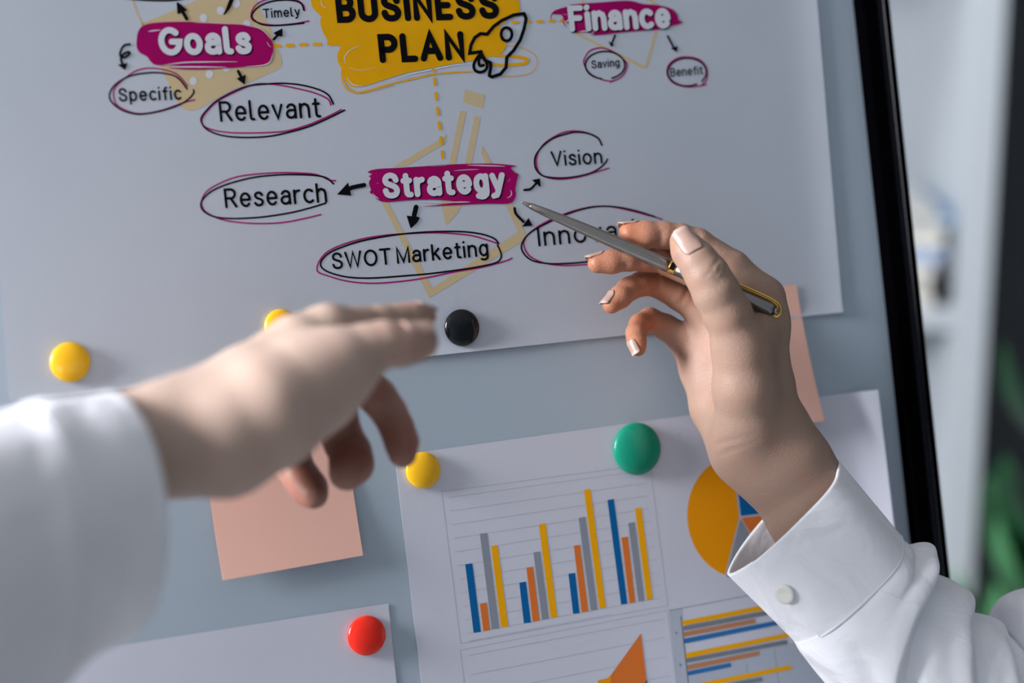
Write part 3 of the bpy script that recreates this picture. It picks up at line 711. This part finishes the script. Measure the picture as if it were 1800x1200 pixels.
for m, *q in [(M_cyel, (345, 545), (1310, 358), (1320, 408), (352, 595)), (M_cgr2, (355, 602), (1262, 432), (1268, 478), (360, 648)), (M_corgl, (360, 662), (1115, 520), (1125, 566), (366, 712)), (M_cbl2, (365, 732), (1470, 515), (1480, 562), (373, 783)),
              (M_cyel, (382, 885), (1475, 667), (1482, 713), (388, 938)), (M_cgr2, (390, 942), (1452, 742), (1460, 785), (396, 985)), (M_corgl, (398, 1012), (1158, 860), (1165, 905), (406, 1060)), (M_cbl2, (405, 1076), (858, 984), (865, 1028), (412, 1120)),
              (M_cyel, (425, 1218), (1495, 1008), (1503, 1054), (430, 1268)), (M_cgr2, (432, 1275), (1190, 1135), (1198, 1180), (437, 1320))]:
    quad(c10(*q), 3, m, 'chart_bar', rowc)

# ------------------------------------------------------------------ magnets
def magnet(px, py, wpx, hpx, m, label, h0=.0009):
    """glossy domed disc; its diameter follows from the height it shows on the board"""
    u0, v0 = UV(px, py); d = abs(UV(px, py - hpx/2)[1] - UV(px, py + hpx/2)[1]); r = d/2 * .985
    u0 -= .0; rings = []
    prof = [(.88, 0), (.96, .03), (.985, .10), (1.0, .16), (.995, .22), (.97, .28), (.90, .35), (.78, .42), (.62, .48), (.42, .53), (.2, .555), (.02, .56)]
    dome = h0 + r * .25
    c = BUV(u0, v0) ; c = c + (CAM - c).normalized() * (dome / abs((CAM - c).normalized().dot(bN))) - bN * dome
    for rr, hh in prof:
        rings.append([c + bH*(r*rr*math.cos(a)) + bV*(r*rr*math.sin(a)) + bN*(h0 + r*hh*.82) for a in [2*math.pi*k/48 for k in range(48)]])
    o = MB().loft(rings).build('round_magnet', m, None, True)
    tag(o, label, 'magnet', 'round whiteboard magnets')
magnet(124, 636, 72, 72, M_my, 'yellow round magnet on the lower left corner of the mind map poster')
magnet(495, 573, 60, 62, M_my, 'yellow round magnet partly hidden behind the pointing hand')
magnet(745, 826, 59, 66, M_my, 'yellow round magnet on the top left corner of the chart sheet')
magnet(813.4, 575.5, 62.5, 66.5, M_mk, 'black round magnet on the bottom edge of the mind map poster')
magnet(1122, 788.6, 81, 94, M_mg, 'large green round magnet on the top edge of the chart sheet')
magnet(645.7, 1117, 65, 72, M_mr, 'red round magnet on the corner of the blank sheet')

# ------------------------------------------------------------------ skin surfaces from blended tapered capsules
def cone_sdf(G, a, b, ra, rb):
    """distance to a round cone between two spheres"""
    ba = b - a; l2 = float(ba @ ba)
    pa = G - a
    t = np.clip((pa @ ba) / l2, 0, 1)
    d = np.sqrt(((pa - t[..., None] * ba) ** 2).sum(-1))
    return d - (ra + (rb - ra) * t)
def smin(a, b, k):
    h = np.clip(k - np.abs(a - b), 0, None) / k
    return np.minimum(a, b) - h*h*k*.25
def chain_sdf(G, nodes, k):
    out = None
    for (a, ra), (b, rb) in zip(nodes[:-1], nodes[1:]):
        d = cone_sdf(G, a, b, ra, rb); out = d if out is None else smin(out, d, k)
    return out
def N(x, y, d, r): return (Pc(x, y, d), r * d / FPX)
def polyline_dist(G, pts):
    out = None
    for a, b in zip(pts[:-1], pts[1:]):
        d = cone_sdf(G, a, b, 0, 0); out = d if out is None else np.minimum(out, d)
    return out

def surface_nets(Vv, lo, h):
    nx, ny, nz = Vv.shape
    ins = Vv < 0
    cs = (nx-1, ny-1, nz-1)
    acc = np.zeros(cs + (3,), np.float32); cnt = np.zeros(cs, np.float32)
    offs = [(0,0,0),(1,0,0),(0,1,0),(1,1,0),(0,0,1),(1,0,1),(0,1,1),(1,1,1)]
    sl = lambda o: (slice(o[0], nx-1+o[0]), slice(o[1], ny-1+o[1]), slice(o[2], nz-1+o[2]))
    for i in range(8):
        for j in range(i+1, 8):
            d = [offs[j][k]-offs[i][k] for k in range(3)]
            if sum(abs(q) for q in d) != 1: continue
            a, b = Vv[sl(offs[i])], Vv[sl(offs[j])]
            cr = ins[sl(offs[i])] != ins[sl(offs[j])]
            den = np.where(cr, a - b, 1); t = np.where(cr, a / den, 0)
            for k in range(3): acc[..., k] += np.where(cr, offs[i][k] + t*d[k], 0)
            cnt += cr
    act = cnt > 0; idx = -np.ones(cs, np.int64); ids = np.argwhere(act); idx[act] = np.arange(len(ids))
    verts = ids + acc[act] / cnt[act][:, None]; verts = lo + verts * h
    faces = []
    for ax in range(3):
        o = [0, 0, 0]; o[ax] = 1
        a = ins[tuple(slice(0, s - o[k]) for k, s in enumerate(Vv.shape))]; b = ins[tuple(slice(o[k], None) for k in range(3))]
        e = np.argwhere(a != b); u, w = (ax+1) % 3, (ax+2) % 3
        ok = (e[:, u] > 0) & (e[:, w] > 0) & (e[:, u] < Vv.shape[u]-1) & (e[:, w] < Vv.shape[w]-1); e = e[ok]
        q = []
        for du, dw in ((-1, -1), (0, -1), (0, 0), (-1, 0)):
            c = e.copy(); c[:, u] += du; c[:, w] += dw; q.append(idx[c[:, 0], c[:, 1], c[:, 2]])
        q = np.stack(q, 1); flip = ~a[e[:, 0], e[:, 1], e[:, 2]]
        q[flip] = q[flip][:, ::-1]; faces.append(q)
    return verts, np.concatenate(faces)

def skin_mesh(name, palm, fingers, kpalm, kjoin, creases, voxel, m, parent, blush_pts, bumps=()):
    nodes = [n for c in palm + fingers for n in c]
    lo = np.min([p - r for p, r in nodes], 0) - .006; hi = np.max([p + r for p, r in nodes], 0) + .006
    ax = [np.arange(lo[k], hi[k] + voxel, voxel, dtype=np.float32) for k in range(3)]
    G = np.stack(np.meshgrid(*ax, indexing='ij'), -1)
    Pm = None
    for c in palm:
        d = chain_sdf(G, c, .004); Pm = d if Pm is None else smin(Pm, d, kpalm)
    out = Pm.copy()
    for c in fingers:
        F = chain_sdf(G, c, .0022)
        out = smin(out, smin(Pm, F, kjoin), .0009)
    sq = np.array((1, 1, .18), np.float32)
    for pts, depth, width in creases:
        d = polyline_dist(G*sq, [np.array(p)*sq for p in pts]); out += depth * np.exp(-(d / width) ** 2)
    v, f = surface_nets(out, lo, voxel)
    w = np.array(CAM)[None] + v[:, :1]*np.array(cR)[None] + v[:, 1:2]*np.array(cU)[None] + v[:, 2:3]*np.array(cF)[None]
    o = mesh_obj(name, w.tolist(), f[:, ::-1].tolist(), m, parent, True)
    bl = np.zeros(len(v))
    for p, r, s in blush_pts: bl = np.maximum(bl, s * np.exp(-(((v - p)**2).sum(1)) / (r*r)))
    at = o.data.attributes.new('blush', 'FLOAT', 'POINT'); at.data.foreach_set('value', bl.astype(np.float32))
    bmn = bmesh.new(); bmn.from_mesh(o.data); bmesh.ops.recalc_face_normals(bmn, faces=bmn.faces); bmn.to_mesh(o.data); bmn.free()
    sm = o.modifiers.new('soften', 'SMOOTH'); sm.factor = .5; sm.iterations = 3
    return o

def nail(arm, tipnode, back, nrm, wpx, lpx, fwd=.55, free=.12, white=True):
    """nail plate moulded onto a fingertip of the arm mesh; directions in camera space"""
    toW = lambda q: (cR*float(q[0]) + cU*float(q[1]) + cF*float(q[2]))
    d = toW(tipnode[0] - back[0]).normalized(); nr = toW(np.array(nrm, float)); nr = (nr - d*nr.dot(d)).normalized(); sd = d.cross(nr)
    sc = float(tipnode[0][2]) / FPX; L = lpx*sc; W = wpx*sc; c = cam2w(*[float(q) for q in tipnode[0]])
    bvh = BVHTree.FromPolygons([v.co for v in arm.data.vertices], [tuple(p.vertices) for p in arm.data.polygons])
    nu, nv = 14, 16; R_ = max(W*.62, float(tipnode[1])*1.02); hc = []
    for j in range(nv + 1):
        q = c + d*(L*(j/nv - (1 - fwd)))
        hit = bvh.ray_cast(q + nr*.011, -nr)[0]
        h = (hit - q).dot(nr) if hit is not None else -1
        if len(hc) > 2: h = max(h, hc[-1] + max(hc[-1] - hc[-2], -.30*L/nv) - L/nv*.02)
        hc.append(h)
    v = []; f = []; fm = []
    for j in range(nv + 1):
        s_ = j/nv; k = 1.0
        if s_ < .3: k = .55 + .45*math.sqrt(max(0, 1 - ((.3 - s_)/.3)**2))
        if s_ > .8: k = math.sqrt(max(.05, 1 - ((s_ - .8)/.2)**2 * .7))
        for i in range(nu + 1):
            u = (i/nu*2 - 1)*k; x = u*W/2
            q = c + d*(L*(s_ - (1 - fwd))) + sd*x
            h = hc[j] - (R_ - math.sqrt(max(1e-9, R_*R_ - x*x)))
            hit = bvh.ray_cast(q + nr*.011, -nr)[0]
            if hit is not None: h = max(h, (hit - q).dot(nr))
            edge = max(abs(u)**6, 1 - min(1, s_/.08))
            v.append(q + nr*(h + .00045 - .0004*edge))
    for j in range(nv):
        for i in range(nu):
            a = j*(nu+1) + i; f.append((a, a+1, a+nu+2, a+nu+1)); fm.append(1 if (j+1)/nv > 1 - free else 0)
    o = mesh_obj('fingernail', v, f, [M_nail, M_tipnail], arm.parent, True, fm)
    so = o.modifiers.new('thickness', 'SOLIDIFY'); so.thickness = .0005; so.offset = 0
    return o

# ------------------------------------------------------------------ the pen
pa = P(915.5, 354.5, .985); pb = P(1374, 551, .985); pax = (pb - pa).normalized(); plen = (pb - pa).length
def pen_pt(s): return pa + (pb - pa) * s
psd = pax.cross(cF).normalized()
if psd.dot(cU) < 0: psd = -psd       # across the barrel, up in the picture
pfr = -cF                             # towards the viewer
PXM = .985 / FPX
def lathe(prof, n=32):
    return MB().loft([[pen_pt(s) + (psd*math.cos(a) + pfr*math.sin(a)) * (r*PXM) for a in [2*math.pi*k/n for k in range(n)]] for s, r in prof])
pen = empty('ballpoint_pen', tuple((pa + pb)/2))
tag(pen, 'slim brushed steel ballpoint pen with gold trim held in the right hand', 'pen')
lathe([(.0, .8), (.004, 1.6), (.012, 2.6), (.028, 4.2), (.034, 4.6), (.036, 4.0)]).build('pen_tip', M_steel, pen, True)
lathe([(.034, 4.2), (.038, 5.6), (.10, 7.6), (.20, 9.7), (.32, 11.6), (.44, 12.6), (.55, 13.0), (.568, 13.0)]).build('barrel', M_steel, pen, True)
rg = lathe([(.568, 13.0), (.569, 13.5), (.592, 13.5), (.593, 13.0)]).build('trim_ring', M_gold, pen, True)
v = []; f = []
for j in range(2):
    for k in range(9):
        a = math.radians(62 + 56*k/8); s = .572 + .017*j
        v.append(pen_pt(s) + (psd*math.cos(a) + pfr*math.sin(a)) * (13.7*PXM))
for k in range(8): f.append((k, k+1, k+10, k+9))
mesh_obj('ring_badge', v, f, M_ink, rg, True)
lathe([(.593, 13.0), (.65, 13.1), (.85, 13.2), (.955, 13.0), (.962, 12.4), (.966, 11.0)]).build('cap', M_steeld, pen, True)
cl = catmull([pen_pt(s) + psd*(o_*PXM) + pfr*(z_*PXM) for s, o_, z_ in ((.66, 14.5, 9), (.72, 16.5, 9), (.82, 17.5, 9), (.93, 17.0, 9), (.975, 13.0, 9), (.992, 4, 8), (.992, -5, 7), (.982, -11, 5))], 8)
MB().tube(cl, .00055, 8).build('clip', M_gold, pen, True)
cl = catmull([pen_pt(s) + psd*(o_*PXM) + pfr*(z_*PXM) for s, o_, z_ in ((.66, 13.5, 4), (.72, 14.5, 5), (.82, 15.0, 5), (.93, 14.4, 5), (.968, 11, 5), (.983, 3, 4), (.983, -5, 3), (.976, -10, 2))], 8)
MB().tube(cl, .00055, 8).build('clip', M_gold, pen, True)
lathe([(.966, 8), (.984, 8), (.986, 6)]).build('push_button', M_steel, pen, True)

# ------------------------------------------------------------------ person at right: hand with pen
pr_ = empty('person', tuple(P(1500, 1000, 1.0)))
tag(pr_, 'person at the right in a white shirt holding up the steel pen', 'person')
idx_ = [N(1346, 520, 1.000, 29), N(1290, 468, 1.001, 27), N(1226, 427, 1.000, 25.5), N(1196, 417, .998, 23.5), N(1167, 413, .996, 23), N(1135, 412, .994, 23.5), N(1107, 410, .993, 20)]
mid_ = [N(1290, 520, 1.010, 28), N(1228, 484, 1.010, 25.5), N(1165, 458, 1.007, 23.5), N(1133, 455, 1.004, 21.5), N(1104, 455, 1.001, 20.8), N(1075, 460, .999, 20.5), N(1050, 463, .998, 17.5)]
rin_ = [N(1240, 552, 1.021, 26), N(1195, 522, 1.020, 23.5), N(1148, 497, 1.017, 22.5), N(1126, 499, 1.013, 21), N(1105, 508, 1.009, 20.3), N(1090, 522, 1.004, 19.5), N(1075, 535, 1.001, 16.5)]
pin_ = [N(1205, 600, 1.028, 25), N(1170, 575, 1.027, 22.5), N(1142, 561, 1.024, 20), N(1125, 570, 1.018, 18.5), N(1118, 585, 1.013, 17.5), N(1119, 601, 1.008, 16.5), N(1122, 613, 1.006, 13.5)]
thu_ = [N(1300, 610, .979, 46), N(1278, 550, .9725, 43), N(1258, 512, .9690, 41), N(1243, 483, .9683, 38.5), N(1226, 459, .9693, 34.5), N(1210, 440, .9710, 30.5), N(1200, 424, .9727, 23)]
palm_ = [
 [N(1346, 520, 1.000, 29), N(1349, 590, 1.001, 33), N(1352, 680, 1.001, 42), N(1352, 765, 1.0, 52)],
 [N(1290, 520, 1.010, 28), N(1305, 600, 1.012, 34), N(1325, 700, 1.008, 42), N(1340, 775, 1.003, 52)],
 [N(1240, 552, 1.021, 26), N(1266, 620, 1.020, 34), N(1295, 710, 1.014, 44), N(1320, 790, 1.006, 54)],
 [N(1205, 600, 1.028, 24), N(1232, 650, 1.025, 34), N(1258, 715, 1.018, 42), N(1302, 790, 1.008, 50)],
 [N(1300, 610, .979, 46), N(1310, 680, .984, 54), N(1318, 750, .992, 58), N(1335, 800, 1.0, 56)],
 [N(1350, 560, .996, 30), N(1330, 590, .986, 30), N(1308, 610, .980, 34)],
 [N(1340, 775, 1.004, 62), N(1380, 828, 1.002, 62), N(1426, 900, 1.002, 64), N(1490, 1010, 1.002, 72)],
 [N(1316, 785, 1.000, 55), N(1364, 838, 1.000, 54), N(1414, 908, 1.000, 57), N(1482, 1010, 1.0, 64)],
 [N(1372, 760, 1.0, 52), N(1400, 812, 1.0, 58), N(1445, 885, 1.0, 62), N(1510, 985, 1.0, 70)]]
def cz(pts, d): return [Pc(900 + a/3, 330 + b/3, d) for a, b in pts]
cre = [
 (cz([(1015, 820), (960, 870), (905, 905), (868, 918)], .997), .0018, .0016),
 (cz([(872, 700), (855, 770), (815, 820)], 1.006), .0012, .0014),
 (cz([(960, 540), (1005, 620), (1035, 700), (1022, 800), (1015, 860)], .985), .0012, .0022),
 (cz([(795, 232), (790, 280), (765, 320)], .985), .0009, .0013),
 (cz([(605, 405), (590, 430)], .993), .0008, .0012),
 (cz([(990, 245), (975, 300)], .988), .0008, .0014),
 (cz([(1020, 462), (1050, 442), (1062, 410), (1088, 380)], .960), .0007, .0009),
 (cz([(1062, 470), (1092, 440), (1100, 405)], .960), .0006, .0008),
 (cz([(1086, 488), (1118, 455), (1128, 418)], .961), .0006, .0008),
 (cz([(1070, 520), (1110, 500), (1145, 455)], .962), .0004, .0009),
 (cz([(760, 440), (775, 490), (745, 560)], 1.010), .0009, .0013),
 (cz([(890, 610), (915, 570), (930, 530)], 1.010), .0008, .0013),
 (cz([(990, 1395), (1120, 1340), (1260, 1300)], .982), .0005, .0016),
 (cz([(1050, 1440), (1180, 1370), (1290, 1330)], .982), .0004, .0014)]
blush = [(idx_[-1][0], .018, .9), (idx_[4][0], .014, .55), (mid_[-1][0], .018, .9), (mid_[3][0], .018, .9), (rin_[-1][0], .016, .9), (rin_[3][0], .020, 1.0), (pin_[-1][0], .014, .9), (pin_[3][0], .018, 1.0), (mid_[1][0], .016, .6), (rin_[1][0], .014, .5), (pin_[0][0], .014, .5), (Pc(1230, 600, 1.0), .022, .35), (thu_[-1][0], .010, .4)]
armR = skin_mesh('arm', palm_, [idx_, mid_, rin_, pin_, thu_], .010, .006, cre, .00095, M_skin, pr_, blush)
nail(armR, thu_[-1], thu_[-2], (.10, .20, -1), 38, 54, .30, .12)
nail(armR, idx_[-1], idx_[-2], (-.15, 1, .25), 28, 36, .60, .22)
nail(armR, mid_[-1], mid_[-2], (-.2, 1, .15), 25, 34, .60, .22)
nail(armR, rin_[-1], rin_[-2], (-.9, .6, -.45), 24, 32, .52, .16)
nail(armR, pin_[-1], pin_[-2], (-.75, -.05, -.85), 20, 28, .52, .18)

# ------------------------------------------------------------------ sleeves: lofted cloth tubes
def ring_at(c, d, A, Bv, n, disp=None):
    """closed ring of cloth: centre (px,py), depth, half axes (px,py,depth)"""
    out = []
    for k in range(n):
        a = 2*math.pi*k/n; ca, sa = math.cos(a), math.sin(a); g = 1 + (disp(a) if disp else 0)
        sq = 1.0
        out.append(P(c[0] + (A[0]*ca + Bv[0]*sa)*g*sq, c[1] + (A[1]*ca + Bv[1]*sa)*g*sq, d + (A[2]*ca + Bv[2]*sa)*g*sq))
    return out
def interp(st, s):
    """stations [(s, c, d, A, B)], smooth interpolation"""
    i = max(k for k in range(len(st)) if st[k][0] <= s + 1e-9); i = min(i, len(st)-2)
    def vec(q): return np.array([*q[1], q[2], *q[3], *q[4]], float)
    p1, p2 = st[i], st[i+1]; p0 = st[max(i-1, 0)]; p3 = st[min(i+2, len(st)-1)]
    t = (s - p1[0]) / (p2[0] - p1[0])
    v1, v2 = vec(p1), vec(p2); m1 = (v2 - vec(p0)) / max(p2[0]-p0[0], 1e-6) * (p2[0]-p1[0]); m2 = (vec(p3) - v1) / max(p3[0]-p1[0], 1e-6) * (p2[0]-p1[0])
    h = (2*t**3-3*t**2+1)*v1 + (t**3-2*t**2+t)*m1 + (-2*t**3+3*t**2)*v2 + (t**3-t**2)*m2
    return (h[0], h[1]), h[2], h[3:6], h[6:9]
def cloth(name, st, s0, s1, ns, n, m, parent, disp=None, thick=.0012, closed_end=False):
    rings = []
    for j in range(ns + 1):
        s = s0 + (s1 - s0)*j/ns; c, d, A, Bv = interp(st, s)
        rings.append(ring_at(c, d, A, Bv, n, (lambda a, s=s: disp(s, a)) if disp else None))
    mb = MB().loft(rings, False, closed_end)
    o = mb.build(name, m, parent, True)
    so = o.modifiers.new('cloth', 'SOLIDIFY'); so.thickness = thick; so.offset = 0; so.use_rim = True
    return o, rings
def wrap(a): return (a + math.pi) % (2*math.pi) - math.pi
def ridge(x, w1, w2): return math.exp(-(x/(w1 if x < 0 else w2))**2)

# right sleeve: angle 0 = upper right outline, 90 deg = towards the viewer, 180 = lower left outline
cuffR = [(0, (1377, 909), 1.0, (95, -98, 0), (17, 17, -.033)), (.5, (1433, 972), 1.0, (93, -95, 0), (21, 21, -.034)), (1, (1490, 1037), 1.0, (91, -92, 0), (25, 25, -.035))]
slvR = [(0, (1488, 1035), 1.0, (90, -91, 0), (25, 25, -.034)), (.08, (1503, 1052), 1.0, (95, -93, 0), (28, 28, -.038)), (.22, (1532, 1078), 1.0, (98, -98, 0), (30, 30, -.041)), (.40, (1580, 1134), 1.0, (103, -96, 0), (32, 30, -.043)), (.6, (1640, 1196), 1.0, (112, -92, 0), (34, 30, -.046)), (.8, (1725, 1270), 1.0, (122, -88, 0), (34, 30, -.05)), (1, (1850, 1370), 1.0, (130, -88, 0), (34, 30, -.052))]
slv = empty('shirt_sleeve', tuple(P(1600, 1150, 1.0))); slv.parent = pr_; slv.matrix_parent_inverse = pr_.matrix_basis.inverted()
def press(a):
    """the cuff is pressed flat on its left face, with a soft crease towards its upper right"""
    return .17 * math.exp(-(wrap(a - .92)/.36)**2) - .05 * math.exp(-(wrap(a - 2.0)/.6)**2)
def dispC(s, a):
    aw = wrap(a - math.pi)
    g = .012 * math.sin(3*a + 2*s) * s
    g += .06 * math.exp(-(aw/.30)**2) * (1 - .3*s)
    g += press(a)
    g -= .05 / (1 + math.exp(-(a - 2.40)/.012)) / (1 + math.exp((a - 4.2)/.2))
    return g
def fold(s, aw, s0, a0, bend, w1, w2, lo=-1.3, hi=2.4):
    """ridge that starts across the sleeve at the outline and turns to run along it past angle a0"""
    c = s0 + .03*aw + bend*max(0, aw - a0)**1.6
    env = 1/(1 + math.exp(-(aw - lo)*5)) / (1 + math.exp((aw - hi)*5))
    return ridge(s - c, w1, w2) * env
def dispS(s, a):
    aw = wrap(a); g = press(a) * math.exp(-(s/.16)**2)
    g += .150 * fold(s, aw, .212, 1.1, .17, .090, .024) * (1 - .16*max(0, aw))
    g -= .10 * fold(s, aw, .120, .9, .10, .035, .05, -1, 1.0)
    g -= .110 * fold(s, aw, .268, 1.1, .18, .026, .075)
    g += .10 * fold(s, aw, .425, .6, .24, .075, .028) * (1 - .2*max(0, aw))
    g -= .085 * fold(s, aw, .490, .6, .25, .03, .05)
    g += .07 * fold(s, aw, .60, .4, .24, .05, .028)
    g += .05 * fold(s, aw, .74, .3, .25, .05, .030)
    g += .05 * math.exp(-(wrap(a - 2.35 - .5*s)/.16)**2) * min(1, s*5)
    g -= .05 * math.exp(-(wrap(a - 2.02 - .3*s)/.14)**2) * min(1, s*5)
    g += .012 * math.sin(7*a + 13*s) * min(1, s*6) + .008*math.sin(11*a - 17*s)*min(1, s*6)
    return g
cf_o, cf_r = cloth('cuff', cuffR, 0, 1, 40, 320, M_shirt, slv, dispC, .0018)
sb_o, sb_r = cloth('sleeve_body', slvR, 0, 1, 220, 240, M_shirt, slv, dispS, .0011, True)
# stitched seam where cuff meets sleeve, and the top-stitching along the rim
for s, rr in ((1.0, .0007), (.985, .0005)):
    c, d, A, Bv = interp(cuffR, s); q = ring_at(c, d, A, Bv, 120, lambda a: dispC(s, a) + .016)
    MB().tube([q[k] for k in range(120)] + [q[0]], rr, 6).build('seam', M_thread, slv, True)
q = []
for t_ in range(0, 60):
    s_ = .01 + .50*t_/59; a_ = 1.28 - .62*s_; j_ = int(s_*220); k_ = int(a_/(2*math.pi)*240)
    p_ = sb_r[j_][k_]; q.append(p_ + (CAM - p_).normalized()*.0007)
MB().tube(catmull(q[::3], 4), .00035, 6).build('seam', M_thread, slv, True)
# button: nearest point of the cuff to where it sits
best = min(((j, k) for j in range(8, 40) for k in range(100, 164)), key=lambda jk: (lambda w: ((w.dot(cR)/w.dot(cF)*FPX + 900 - 1382)**2 + (-w.dot(cU)/w.dot(cF)*FPX + 600 - 1041)**2))(cf_r[jk[0]][jk[1]] - CAM))
j, k = best; q = cf_r[j][k]; nrm = (cf_r[j][k+1] - cf_r[j][k-1]).cross(cf_r[min(j+1, 40)][k] - cf_r[j-1][k]).normalized()
if nrm.dot(cF) > 0: nrm = -nrm
nrm = (nrm*.6 - cF*.4 - cR*.25).normalized()
e1 = nrm.orthogonal().normalized(); e2 = nrm.cross(e1)
MB().loft([[q + nrm*(h+.0012) + (e1*math.cos(a) + e2*math.sin(a))*r for a in [2*math.pi*i/28 for i in range(28)]] for r, h in ((.0042, 0), (.0050, .0006), (.0050, .0014), (.0044, .0019), (.0032, .0016), (.0010, .0015))]).build('cuff_button', M_btn, slv, True)
upR = [(0, (1790, 1210), 1.02, (-30, -100, 0), (60, 30, -.05)), (.12, (1822, 1150), 1.02, (-40, -98, 0), (60, 30, -.05)), (.4, (1900, 1150), 1.03, (-10, -115, 0), (60, 30, -.055)), (1, (2250, 1100), 1.06, (0, -150, 0), (60, 30, -.065))]
cloth('upper_sleeve', upR, 0, 1, 50, 90, M_shirt, slv, lambda s, a: .03*math.sin(4*a + 8*s), .0012, True)

# ------------------------------------------------------------------ person at left: pointing hand
pl_ = empty('person', tuple(P(200, 900, .76)))
tag(pl_, 'person at the left in a white shirt pointing with an outstretched blurred hand', 'person')
idl = [N(575, 582, .838, 42), N(625, 573, .85, 35), N(668, 567, .858, 31), N(700, 560, .864, 26), N(725, 556, .868, 25), N(748, 556, .872, 20)]
mdl = [N(600, 612, .862, 40), N(634, 668, .880, 35), N(664, 697, .888, 33), N(684, 724, .887, 31), N(698, 752, .884, 30), N(706, 777, .880, 30), N(708, 797, .876, 26)]
rgl = [N(572, 650, .885, 40), N(592, 720, .896, 35), N(604, 775, .900, 36), N(616, 795, .896, 37), N(618, 815, .890, 39), N(610, 830, .884, 33)]
pkl = [N(525, 700, .902, 38), N(512, 770, .912, 32), N(518, 822, .915, 32), N(532, 842, .911, 32), N(544, 858, .905, 32), N(551, 868, .900, 27)]
thl = [N(553, 672, .812, 84), N(604, 639, .815, 66), N(644, 616, .818, 48), N(676, 603, .820, 40), N(705, 606, .823, 38), N(738, 600, .827, 34)]
palml = [
 [N(60, 880, .75, 92), N(200, 815, .776, 92), N(300, 775, .79, 92), N(390, 768, .795, 104), N(472, 723, .80, 99), N(553, 672, .812, 84)],
 [N(60, 860, .76, 80), N(210, 785, .785, 80), N(325, 737, .80, 68), N(430, 668, .815, 56), N(520, 605, .83, 48), N(575, 582, .838, 42)],
 [N(325, 750, .81, 68), N(450, 690, .835, 60), N(545, 632, .855, 48), N(600, 612, .862, 40)],
 [N(320, 775, .82, 68), N(440, 725, .85, 58), N(520, 680, .872, 48), N(572, 650, .885, 40)],
 [N(320, 808, .835, 68), N(420, 786, .872, 58), N(478, 758, .895, 50), N(525, 712, .906, 42)]]
bll = [(idl[-1][0], .02, .5), (thl[-1][0], .02, .6), (mdl[-2][0], .03, 1), (mdl[1][0], .03, 1), (rgl[-2][0], .03, 1), (pkl[-2][0], .03, 1), (rgl[1][0], .03, 1), (pkl[1][0], .03, 1)]
armL = skin_mesh('arm', palml, [idl, mdl, rgl, pkl, thl], .012, .008, [], .0016, M_skin2, pl_, bll)
nail(armL, thl[-1], thl[-2], (.05, 1, -.45), 50, 56, .40, .1)
nail(armL, idl[-1], idl[-2], (0, 1, -.1), 32, 38, .5, .1)
slL = [(0, (205, 905), .775, (-8, -213, 0), (87, 10, -.036)), (.2, (118, 936), .755, (-14, -226, 0), (82, 15, -.040)), (.45, (0, 1010), .72, (-30, -262, 0), (78, 25, -.045)), (.7, (-150, 1110), .67, (-45, -300, 0), (72, 30, -.046)), (1, (-380, 1250), .61, (-55, -340, 0), (70, 30, -.046)), (1.6, (-900, 1560), .50, (-70, -440, 0), (70, 30, -.05))]
sl2 = empty('shirt_sleeve', tuple(P(100, 950, .75))); sl2.parent = pl_; sl2.matrix_parent_inverse = pl_.matrix_basis.inverted()
def dispL(s, a): return .02*math.sin(4*a + 6*s)*min(1, s*3) + .03*ridge(s - .32 - .05*wrap(a - 1), .07, .05)
cloth('cuff', slL, 0, .3, 40, 120, M_shirt, sl2, dispL, .0022)
cloth('sleeve_body', slL, .29, 1.6, 110, 120, M_shirt, sl2, lambda s, a: dispL(s, a) + .01, .0012, True)
c, d, A, Bv = interp(slL, .3); q = ring_at(c, d, A, Bv, 100, lambda a: dispL(.3, a) + .012)
MB().tube(q + [q[0]], .0008, 6).build('seam', M_thread, sl2, True)
